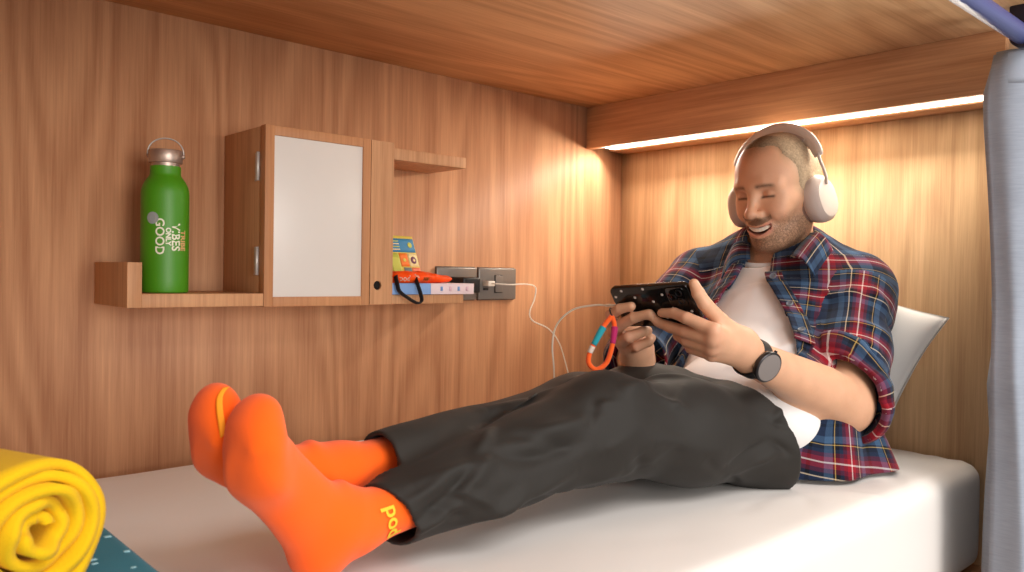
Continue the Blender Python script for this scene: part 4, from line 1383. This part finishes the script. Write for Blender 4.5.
# ------------------------------------------------------------------ orange socks
M_sock = fabric('bright_orange_knit', (255, 98, 4), rough=0.85, weave=1400, bump=0.25, var=0.04, sheen=0.15)
def foot_fn(frame, ank, knee, fsc):
    O_, fx, fs = frame            # heel centre, toe direction, sole-outward direction
    fx = nrm(fx); fs = nrm(np.array(fs) - fx * np.dot(fs, fx)); fy = np.cross(fs, fx)
    R = np.array([fx, fy, fs])
    def fn(P):
        p = (P - A(*O_)) @ (R.T / fsc).astype(f32)
        d = ell(p, (.0, 0, 0), (.036, .032, .036))
        d = smin(d, rcone(p, (.02, 0, -.002), (.150, .004, .006), .031, .029), .03)
        d = smin(d, ell(p, (.165, .004, .004), (.038, .047, .024)), .03)
        d = smin(d, ell(p, (.192, .004, -.010), (.030, .043, .020)), .024)
        d = smin(d, ell(p, (.205, .008, -.026), (.023, .034, .019)), .026)
        d = smin(d, ell(p, (.213, .014, -.038), (.014, .019, .014)), .022)
        d = smin(d, rcone(p, (.030, 0, -.030), (.150, .006, -.016), .034, .022), .03)
        d = smin(d, rcone(P, tuple(O_ + R.T @ np.array((.012, 0, -.040))), ank, .035, .032), .03)
        e = tuple(np.array(ank) + nrm(np.array(knee) - np.array(ank)) * .10)
        d = smin(d, rcone(P, ank, e, .030, .031), .02)
        return d
    return fn, R
LF = (np.array((.445, .794, .640)), np.array((-.585, -.235, .775)), np.array((-.82, .05, -.56)))
RF = (np.array((.458, .868, .672)), np.array((-.72, -.30, .60)), np.array((-.70, .15, -.70)))
for (fr, ank, kn, nm, lab) in ((LF, (.486, .788, .667), LK, 'sock', 'orange sock on the near foot'), (RF, (.505, .858, .708), RK, 'sock', 'orange sock on the far foot, toes pointing away')):
    fn, R = foot_fn(fr, ank, kn, .90 if fr is LF else .89)
    V, Q = sdf_mesh(fn, (.20, .64, .57), (.70, .99, .99), 0.0026, smooth=1)
    V[:, 2] = np.maximum(V[:, 2], BED - .013)
    nn = vnormals(V, Q)
    O_ = fr[0]
    ff = []
    P3 = lambda a, b, c: tuple(O_ + R.T @ np.array((a, b, c)))
    ff += [([P3(.19, -.03, .01), P3(.17, 0, -.02), P3(.15, .04, -.02)], .003, .008), ([P3(.03, .04, -.03), P3(.06, .03, -.04), P3(.09, .0, -.05)], -.003, .01),
           ([P3(.02, .03, -.05), P3(.04, .02, -.06), P3(.06, -.02, -.065)], .003, .009), ([P3(.21, .0, .02), P3(.15, .01, .03), P3(.09, .02, .03)], .003, .01)]
    V = V + nn * (fold_disp(V, [(a_, m_ * 1.3, w_) for a_, m_, w_ in ff]) + vnoise((V * 30).astype(f32), 1.0, 4.0) * .0012)[:, None]
    so = link_mesh(nm, mesh_from(V, Q), M_sock, person)
    so['label'] = lab

# yellow lettering knitted into the sock cuff, stripe at the far toes
M_yl = plain('yellow_knit', (214, 190, 44), 0.8)
M_yl2 = plain('amber_knit', (255, 158, 24), 0.8)

def shell_pt(fn, p, d):
    """walk from p along d to the surface fn = 0"""
    p = np.array([p], f32); d = np.asarray(d, f32)
    for _ in range(80):
        v = float(fn(p)[0])
        if v < 0.0003: break
        p = p + d * max(v * .8, .0003)
    return p[0].astype(float)

# ------------------------------------------------------------------ shirt details
def torso_pt(s_, la_, off):
    T = np.interp(s_, ST_L, range(len(ST))); i = min(int(T), len(ST) - 2); f = T - i
    c = ST_c[i] * (1 - f) + ST_c[i + 1] * f; n = nrm(ST_n[i] * (1 - f) + ST_n[i + 1] * f)
    r = ST_r[i] * (1 - f) + ST_r[i + 1] * f + off
    tg = nrm(ST_c[i + 1] - ST_c[i]); lt = nrm(np.cross(n, tg)) * LSGN
    q = max(0.0, 1 - (la_ / r[0]) ** 2)
    return c + lt * la_ + n * r[1] * math.sqrt(q)

def shirt_pt(s_, la_, off=0.0):
    """point on the outer face of the shirt front"""
    p0 = torso_pt(s_, la_, .06); c = torso_pt(s_, la_, -.03)
    d = nrm(c - p0)
    fn = lambda P: torso(P) - (.017 + .012 * np.clip((.20 - torso_coords(P)[3]) / .2, 0, 1)) - off
    return shell_pt(fn, p0, d)

def placket(u, v):
    s_ = .10 + .27 * u
    e = float(open_edges(s_)[0])
    return shirt_pt(s_, e - .003 + .033 * v, .0062)
pk = grid('placket', placket, 40, 8, M_plaid, shirt_o, thick=0.003, uvfn=lambda u, v: (v * .033 + .004, .27 * u + .05))
def placket_r(u, v):
    s_ = .14 + .24 * u
    e = float(open_edges(s_)[1])
    return shirt_pt(s_, -(e - .003 + .033 * v), .0032)
grid('placket', placket_r, 40, 8, M_plaid, shirt_o, thick=0.003, uvfn=lambda u, v: (v * .033 + .06, .27 * u + .02))

M_btn = plain('slate_button', (104, 112, 124), 0.35)
def frame_at(c, n):
    n = nrm(n); a = nrm(np.cross((0, 0, 1), n)); b_ = np.cross(n, a)
    return Matrix(((a[0], b_[0], n[0]), (a[1], b_[1], n[1]), (a[2], b_[2], n[2])))
for s_ in (.345, .235, .135):
    e = float(open_edges(s_)[0])
    c = shirt_pt(s_, e + .0135, .0112); n = nrm(shirt_pt(s_, e + .0135, .03) - c)
    lathe('button', [(.0045, -.002), (.0066, .0004), (.0070, .0014), (.0064, .0024), (.0050, .0022), (.0042, .0014), (.0, .0014)], c, M_btn, pk, seg=20, axis=frame_at(c, n))

# collar: stand, fold and pointed leaves
CN = np.array((1.588, .902, .992)); e1 = nrm((-.95, -.09, -.22)); e2 = np.array((.09, -.995, .0)); e3 = nrm((.20, 0, .98))
def collar(u, v):
    ph = math.radians(24 + 312 * u)
    fr = (1 - math.cos(ph)) / 2                        # 0 front, 1 back
    tip = math.exp(-((u - .02) / .075) ** 2) + math.exp(-((u - .98) / .075) ** 2)
    rad = e1 * math.cos(ph) + e2 * math.sin(ph)
    spread = 1 + .16 * math.exp(-(fr / .14) ** 2)
    fold = CN + rad * (.073 * spread) + e3 * (.016 + .034 * fr ** .7)
    base = CN + rad * (.064 * spread) + e3 * (-.020 + .012 * fr)
    side = nrm(e2 * (1 if math.sin(ph) > 0 else -1) * .5 + e1 * .35)
    edge = fold + rad * (.030 + .010 * tip) - e3 * (.034 + .014 * tip) + side * (.020 * tip) + rad * .006
    if v < .35:
        t = v / .35
        return base * (1 - t) + fold * t
    t = (v - .35) / .65
    bow = math.sin(t * PI) * .007
    return fold * (1 - t) + edge * t + rad * (bow + .004 * min(1, t * 6)) + e3 * bow * .6
grid('collar', lambda u, v: collar(.16 + .68 * u, v), 80, 18, M_plaid, shirt_o, thick=0.0028, uvfn=lambda u, v: (u * .42 + .035, v * .07 + .02))
def leaf(a, b_, c, d_, out):
    """pointed collar leaf: a front neck, b back neck, c outer back, d tip"""
    a, b_, c, d_ = map(np.array, (a, b_, c, d_)); out = nrm(out)
    def fn(u, v):
        p = (a * (1 - u) + b_ * u) * (1 - v) + (d_ * (1 - u) + c * u) * v
        return p + out * (.011 * math.sin(v * PI) + .006 * (1 - v) + .003 * math.sin(u * PI) + .004 * v * (1 - u)) + np.array((0, 0, .006 * math.sin(v * PI)))
    return fn
grid('collar_leaf', leaf((1.471, .805, .985), (1.556, .808, 1.036), (1.520, .744, 1.004), (1.467, .754, .951), (-.65, -.40, .62)), 24, 18, M_plaid, shirt_o, thick=0.003, uvfn=lambda u, v: (u * .085 + .075 + .02 * v, v * .075 + .030))
grid('collar_leaf', leaf((1.502, .908, .985), (1.540, .930, 1.020), (1.508, .968, 1.002), (1.436, .936, .944), (-.75, .20, .60)), 24, 18, M_plaid, shirt_o, thick=0.003, uvfn=lambda u, v: (u * .085 + .01, v * .075 + .09))

# loose tail of the shirt spread over the sheet beside the hip
TB = catmull([(1.262, .688, .6105), (1.300, .645, .6105), (1.355, .612, .6115), (1.430, .600, .6115), (1.490, .604, .6120), (1.520, .640, .6125)], 12)
TT = catmull([(1.268, .672, .716), (1.310, .652, .722), (1.366, .640, .725), (1.430, .645, .728), (1.480, .665, .738), (1.510, .700, .755)], 12)
def tail(u, v):
    k = u * (len(TB) - 1); i = min(int(k), len(TB) - 2); f = k - i
    b_ = TB[i] * (1 - f) + TB[i + 1] * f; t_ = TT[i] * (1 - f) + TT[i + 1] * f
    w_ = v ** 1.25
    p = t_ * (1 - w_) + b_ * w_
    out = np.array((.10, -.99, 0))
    p = p + out * (math.sin(v * PI) * -.004 + .010 * math.sin(u * 15 + 1.2 + 2 * v) * (v ** .7) * (1 - .25 * v)) + np.array((0, 0, 1)) * (.010 * math.sin(v * PI) + .006 * abs(math.sin(u * 11 + v)) * v * (1 - v) * 2)
    p[2] = max(p[2], BED + .0045)
    return p
grid('shirt_tail', tail, 70, 30, M_plaid, shirt_o, thick=0.0025, uvfn=lambda u, v: (u * .30 + .055 + .02 * v, v * .14 + .075 - .05 * u))

# ------------------------------------------------------------------ headphones
hp_ = empty('headphones', tuple(hw(0, 0, .13)), 'silver beige over-ear headphones worn by the man', 'headphones')
M_hp = plain('silver_beige_plastic', (198, 182, 174), 0.5, spec=0.4, noise=0.02, nscale=500)
M_hp2 = plain('beige_cup_face', (214, 200, 190), 0.42, noise=0.02, nscale=500)
M_pad = plain('beige_leatherette', (172, 152, 144), 0.6, noise=0.06, nscale=260)
M_slot2 = plain('dark_mesh_slot', (60, 54, 54), 0.7)
def oval(name, secs, side, mat, parent, tilt=-.10, cx=-.014, cz=-.031, seg=56, sup=2.3):
    """stack of oval sections (scale x, scale z, lateral offset) along the ear axis"""
    vs, fs = [], []
    for sx_, sz_, off in secs:
        for k in range(seg):
            a = 2 * PI * k / seg
            c_, s_ = math.cos(a), math.sin(a)
            ex = abs(c_) ** (2 / sup) * (1 if c_ > 0 else -1) * sx_; ez = abs(s_) ** (2 / sup) * (1 if s_ > 0 else -1) * sz_
            X = ex * math.cos(tilt) - ez * math.sin(tilt); Z = ex * math.sin(tilt) + ez * math.cos(tilt)
            yy = off + (.018 if side < 0 else -.006) + .10 * Z * -1.0 * .9 - X * .05
            vs.append(hw(cx + X, side * yy, cz + Z))
    for i in range(len(secs) - 1):
        for k in range(seg):
            q = (i * seg + k, i * seg + (k + 1) % seg, (i + 1) * seg + (k + 1) % seg, (i + 1) * seg + k)
            fs.append(q)
    fs.append(tuple(range(seg))); fs.append(tuple((len(secs) - 1) * seg + k for k in range(seg)))
    bm = bmesh.new(); bv = [bm.verts.new(v) for v in vs]
    for f in fs: bm.faces.new([bv[i] for i in f])
    return from_bm(name, bm, mat, parent, smooth=True)
for sd in (1, -1):
    cup = oval('ear_cup', [(.030, .040, 0.0755), (.0370, .0480, 0.0760), (.0392, .0500, 0.0785), (.0396, .0505, 0.0870), (.0388, .0497, 0.0960), (.0366, .0475, 0.1020), (.0300, .0400, 0.1095), (.0285, .0385, 0.1105)], sd, M_hp, hp_)
    oval('cup_face', [(.0290, .0388, 0.1098), (.0285, .0384, 0.1112), (.0260, .0360, 0.1122), (.012, .018, 0.1130)], sd, M_hp2, cup)
    oval('ear_cushion', [(.028, .038, 0.0595), (.0345, .0455, 0.0605), (.0372, .0482, 0.0645), (.0376, .0486, 0.0695), (.0365, .0475, 0.0745), (.030, .040, 0.0758)], sd, M_pad, cup)
    for k in range(2):
        a = hw(.0245 - .012 * k + .0, sd * .101, .0335 + .002 * k)
    st_ = catmull([hw(-.017, sd * .1005 - .007, .064), hw(-.016, sd * .1040 - .007, .048), hw(-.016, sd * .1090 - .007, .030), hw(-.016, sd * .1120 - .007, .012), hw(-.015, sd * .1115 - .007, -.002)], 8)
    tube('slider_arm', st_, .0033, M_hp, hp_, seg=14)
bp_ = []
for a in np.linspace(math.radians(-74), math.radians(74), 60):
    bp_.append(hw(-.012 - .026 * max(0, math.cos(a)), (.1055 * math.sin(a) - .008), .033 + .0895 * math.cos(a)))
bp_ = np.array(bp_)
tp = np.sin(np.linspace(0.0, 1, 60) * PI) ** .35
tube('headband', bp_, .0088 * (0.72 + .28 * tp), M_hp2, hp_, seg=20, flat=(1.55, .72), up=tuple(hF))
pad = bp_[12:-12] - (bp_[12:-12] - hw(-.01, 0, .03)) / np.linalg.norm(bp_[12:-12] - hw(-.01, 0, .03), axis=1)[:, None] * .0066
tube('headband_pad', pad, .0072, M_pad, hp_, seg=16, flat=(1.5, .7), up=tuple(hF))

# ------------------------------------------------------------------ wrist watch
wc = np.array(LE) * .01 + np.array(LW) * .99
cd = nrm((-.86, -.50, .06)); fo = fore
wn_ = nrm(cd - fo * np.dot(cd, fo)); wb = np.cross(fo, wn_)
watch = empty('wrist_watch', tuple(wc), 'dark round smart watch on the wrist of the near arm', 'watch')
M_wcase = plain('gunmetal_case', (62, 60, 62), 0.32, metal=0.8, noise=0.03, nscale=300)
M_wface = plain('grey_watch_glass', (128, 120, 117), 0.25, spec=0.6)
M_wsilv = plain('silver_rim', (206, 196, 186), 0.25, metal=1.0)
Fm = Matrix(((fo[0], wb[0], wn_[0]), (fo[1], wb[1], wn_[1]), (fo[2], wb[2], wn_[2])))
ct = wc + wn_ * .0300
case = lathe('watch_case', [(0.0192, 0), (0.0232, .0005), (0.0251, .0025), (0.0255, .0060), (0.0251, .0088), (0.0237, .0100), (0.0221, .0102)], ct, M_wcase, watch, seg=48, axis=Fm)
lathe('watch_glass', [(0.0220, .0095), (0.0221, .0103), (0.0203, .0107), (0.0000, .0108)], ct, M_wface, watch, seg=48, axis=Fm)
lathe('watch_back_rim', [(0.0220, -.0022), (0.0240, -.0016), (0.0242, .0008), (0.0226, .0010)], ct, M_wsilv, watch, seg=48, axis=Fm)
tube('crown', [ct + wb * .0250 + wn_ * .005, ct + wb * .0282 + wn_ * .005], .0026, M_wcase, case, seg=14)
M_strap = plain('black_silicone_strap', (18, 18, 20), 0.55)
def strap(u, v):
    a = u * 2 * PI
    ra_, rb_ = .0325, .0305
    lift = .0045 * math.exp(-((min(a, 2 * PI - a)) / .8) ** 2)
    return wc + fo * ((v - .5) * .0215) + wn_ * (math.cos(a) * (rb_ + lift)) + wb * (math.sin(a) * ra_)
grid('watch_strap', strap, 64, 6, M_strap, watch, thick=0.0024)

# ------------------------------------------------------------------ phone in its case, and the loop hanging from it
PC = np.array((1.0309, .7926, .9044)); PM = np.array([[0.009, 0.998, -0.066], [-0.521, 0.061, 0.845], [0.847, 0.027, 0.52]])
PM[0] = nrm(PM[0]); PM[1] = nrm(PM[1] - PM[0] * (PM[1] @ PM[0])); PM[2] = np.cross(PM[0], PM[1])
if PM[2] @ np.array((1, 0, 0)) < 0: PM[2] = -PM[2]
def pw(l, s_, n): return PC + PM[0] * l + PM[1] * s_ + PM[2] * n
def slab(name, hl_, hs, n0, n1, rad, mat, parent, cl=0.0, cs=0.0, edge=.0012, seg=10):
    """rounded slab in the phone's own frame"""
    def outline(gr):
        r = max(rad - gr, .0004); pts = []
        for qx, qs, a0 in ((1, 1, 0), (-1, 1, 90), (-1, -1, 180), (1, -1, 270)):
            for k in range(seg + 1):
                a = math.radians(a0 + 90 * k / seg)
                pts.append((cl + qx * (hl_ - rad) + r * math.cos(a), cs + qs * (hs - rad) + r * math.sin(a)))
        return pts
    secs = [(edge, n0), (edge * .3, n0 + edge * .3), (0, n0 + edge), (0, n1 - edge), (edge * .3, n1 - edge * .3), (edge, n1)]
    bm = bmesh.new(); rings = []
    for gr, n in secs: rings.append([bm.verts.new(pw(a, b_, n)) for a, b_ in outline(gr)])
    m = len(rings[0])
    for i in range(len(rings) - 1):
        for k in range(m):
            bm.faces.new((rings[i][k], rings[i][(k + 1) % m], rings[i + 1][(k + 1) % m], rings[i + 1][k]))
    bm.faces.new(rings[0]); bm.faces.new(rings[-1])
    return from_bm(name, bm, mat, parent, smooth=True)
phone = empty('smartphone', tuple(PC), 'black smartphone in a white dotted case held in both hands', 'phone')
M_case = plain('glossy_black_case', (20, 19, 19), 0.16, spec=0.55)
M_rim = plain('dark_brown_rim', (44, 28, 26), 0.35)
M_dot = plain('white_dot', (232, 228, 224), 0.4)
M_lens = plain('black_lens_glass', (6, 7, 9), 0.06, spec=0.8)
M_ring = plain('dark_lens_ring', (40, 40, 44), 0.3, metal=0.7)
M_scr = emit('lit_screen', (0.50, 0.62, 0.80), 0.6)
slab('phone_body', .0745, .0355, -.0035, .0050, .009, M_rim, phone)
case_o = slab('phone_case', .0770, .0378, -.0058, .0042, .011, M_case, phone, edge=.002)
slab('screen', .0720, .0333, .0048, .0053, .007, M_scr, phone, edge=.0002)
isl = slab('camera_island', .0165, .0170, -.0078, -.0050, .006, M_lens, case_o, cl=-.052, cs=.0165, edge=.0008)
for l, s_ in ((-.059, .0235), (-.059, .0095), (-.0455, .0165)):
    ring = [pw(l + .0052 * math.cos(a), s_ + .0052 * math.sin(a), -.0082) for a in np.linspace(0, 2 * PI, 24, endpoint=False)]
    tube('lens_ring', ring, .0009, M_ring, isl, seg=8, closed=True, up=tuple(PM[2]))
for l, s_ in ((.0685, .0202), (.0298, .0178), (.0075, .0325), (-.0034, .0091), (-.0254, .021), (-.0364, -.0039), (-.0683, -.0102), (.0116, -.0309), (.047, -.006), (.0214, -.0113), (-.018, -.021), (-.050, -.026), (.052, .031)):
    slab('case_dot', .0025, .0021, -.00605, -.00575, .0020, M_dot, case_o, cl=l, cs=s_, edge=.0001, seg=5)

lan = empty('phone_lanyard', (.985, .856, .884), 'orange wrist loop with teal and magenta sleeves hanging from the phone', 'strap')
M_loop = fabric('orange_cord', (240, 92, 22), rough=.75, weave=1600, bump=.6, var=.15)
M_lt = fabric('teal_sleeve', (18, 142, 156), rough=.6, weave=1200, bump=.2)
M_lm = fabric('magenta_sleeve', (176, 20, 92), rough=.6, weave=1200, bump=.2)
LP_ = catmull([(.9950, .8520, .8840), (.9865, .8590, .8700), (.9730, .8640, .8470), (.9640, .8700, .8250), (.9630, .8705, .8080), (.9720, .8630, .7985), (.9850, .8540, .8080), (.9920, .8500, .8280), (.9970, .8490, .8520), (1.0000, .8505, .8700), (.9950, .8520, .8840)], 10)
n_ = len(LP_)
tube('loop_cord', LP_, .0041, M_loop, lan, seg=14)
tube('teal_sleeve', LP_[12:25], np.linspace(.0058, .0048, 13), M_lt, lan, seg=14)
tube('magenta_sleeve', LP_[n_ - 26:n_ - 12], np.linspace(.0047, .0058, 14), M_lm, lan, seg=14)
tube('printed_tag', LP_[25:31], .0047, plain('pale_tag', (206, 190, 178), 0.6, noise=.3, nscale=500), lan, seg=14)
tube('tether', catmull([(.9950, .8520, .8850), (.9960, .8560, .8900), (1.004, .8640, .8960), (1.020, .8680, .8940), (1.0310, .8690, .8930)], 6), .0011, M_black, lan, seg=8)

# lettering on the near sock, just below the trouser hem
LFN, _R = foot_fn(LF, (.486, .788, .667), LK, .90)
sa = nrm(np.array(LA) - np.array(LK)); su = nrm(np.cross(sa, (0, 0, 1))); sv = np.cross(su, sa)
cam_side = nrm(np.array((-.5, -.86, 0)))
def ring_dir(a): return su * math.cos(a) + sv * math.sin(a)
base_a = max(np.linspace(0, 2 * PI, 90), key=lambda a: float(ring_dir(a) @ nrm((-.2, -.95, -.25))))
sgn = 1 if ring_dir(base_a + .3)[2] > ring_dir(base_a)[2] else -1
near_sock = [o for o in person.children if o.name.startswith('sock')][0]
me = text_mesh('pod', .027, 0.0, .0006)
bmt = bmesh.new(); bmt.from_mesh(me); bmesh.ops.triangulate(bmt, faces=bmt.faces); bmesh.ops.subdivide_edges(bmt, edges=bmt.edges, cuts=1, use_grid_fill=True); bmt.to_mesh(me); bmt.free()
for v in me.vertices:
    a = base_a + sgn * (v.co.x / .034 + .28); d = ring_dir(a)
    c = np.array(LA) + sa * (.000 + v.co.y)
    v.co = shell_pt(LFN, c + d * .07, -d) + d * .0012
lt = link_mesh('lettering', me, M_yl, near_sock, smooth=False)
# woven patch across the far toes
RFN, RR = foot_fn(RF, (.505, .858, .708), RK, .89)
far_sock = [o for o in person.children if o.name.startswith('sock')][1]
TBP = catmull([(.345, .812, .826), (.333, .800, .820), (.3295, .792, .808), (.3285, .785, .796), (.3285, .781, .784)], 8)
def toe_band(u, v):
    """short amber stripe knitted along the inner edge of the far foot behind the toes"""
    q = u * (len(TBP) - 1); i = min(int(q), len(TBP) - 2); f = q - i
    n = nrm((-.45, -.76, .45)); p = TBP[i] * (1 - f) + TBP[i + 1] * f + np.array((.55, -.2, .30)) * (.010 * (v - .5))
    return shell_pt(RFN, p + n * .03, -n) + n * .0012
grid('toe_stripe', toe_band, 24, 4, M_yl2, far_sock, thick=0.0006)

# ------------------------------------------------------------------ camera and light
cam = bpy.data.cameras.new('camera'); co = bpy.data.objects.new('camera', cam); COL.objects.link(co)
yaw, pit, rol = math.radians(42.352), math.radians(-0.892), math.radians(0.951)
Fv = Vector((math.sin(yaw) * math.cos(pit), math.cos(yaw) * math.cos(pit), math.sin(pit)))
Rv = Vector((math.cos(yaw), -math.sin(yaw), 0)); Uv = Rv.cross(Fv)
R2 = Rv * math.cos(rol) + Uv * math.sin(rol); U2 = -Rv * math.sin(rol) + Uv * math.cos(rol)
co.matrix_world = Matrix(((R2.x, U2.x, -Fv.x, 0), (R2.y, U2.y, -Fv.y, 0), (R2.z, U2.z, -Fv.z, ZO), (0, 0, 0, 1)))
cam.sensor_width = 36.0; cam.lens = 808.77 / 1024 * 36.0; cam.clip_start = 0.05
cam.dof.use_dof = True; cam.dof.focus_distance = 1.45; cam.dof.aperture_fstop = 8.0
sc.camera = co


def area(name, loc, target, sx_, sy_, power, rgb):
    l = bpy.data.lights.new(name, 'AREA'); l.shape = 'RECTANGLE'; l.size = sx_; l.size_y = sy_
    l.energy = power; l.color = rgb
    o = bpy.data.objects.new(name, l); COL.objects.link(o); o.location = loc
    o.rotation_euler = (Vector(target) - Vector(loc)).to_track_quat('-Z', 'Y').to_euler()
    return o
area('dormitory_ceiling_lamp', (0.9, -0.95, 2.4), (1.0, 0.8, 0.6), 1.5, 1.1, 28, (1.0, 0.97, 0.94))
area('photo_softbox', (0.45, -4.4, 1.15), (1.1, 0.9, 1.0), 2.4, 1.9, 128, (1.0, 0.955, 0.90))
o = area('strip_light_lamp', (1.626, 0.95, 1.2700), (1.628, 0.95, 0.0), 0.034, 0.96, 4.0, (1.0, 0.91, 0.77))
o.rotation_euler = (0, math.radians(32), 0)      # lamp added under the strip, tilted outward to brighten bed and back wall
w = bpy.data.worlds.new('world'); sc.world = w; w.use_nodes = True
w.node_tree.nodes['Background'].inputs[0].default_value = (1.0, 0.965, 0.925, 1); w.node_tree.nodes['Background'].inputs[1].default_value = 0.7

vs = sc.view_settings
sc.display_settings.display_device = 'sRGB'
vs.view_transform = 'Standard'; vs.look = 'None'; vs.gamma = 1.0; vs.use_curve_mapping = False; vs.exposure = 0.25
sc.cycles.use_denoising = True
sc.cycles.max_bounces = 8; sc.cycles.diffuse_bounces = 5
sc.cycles.sample_clamp_indirect = 6.0
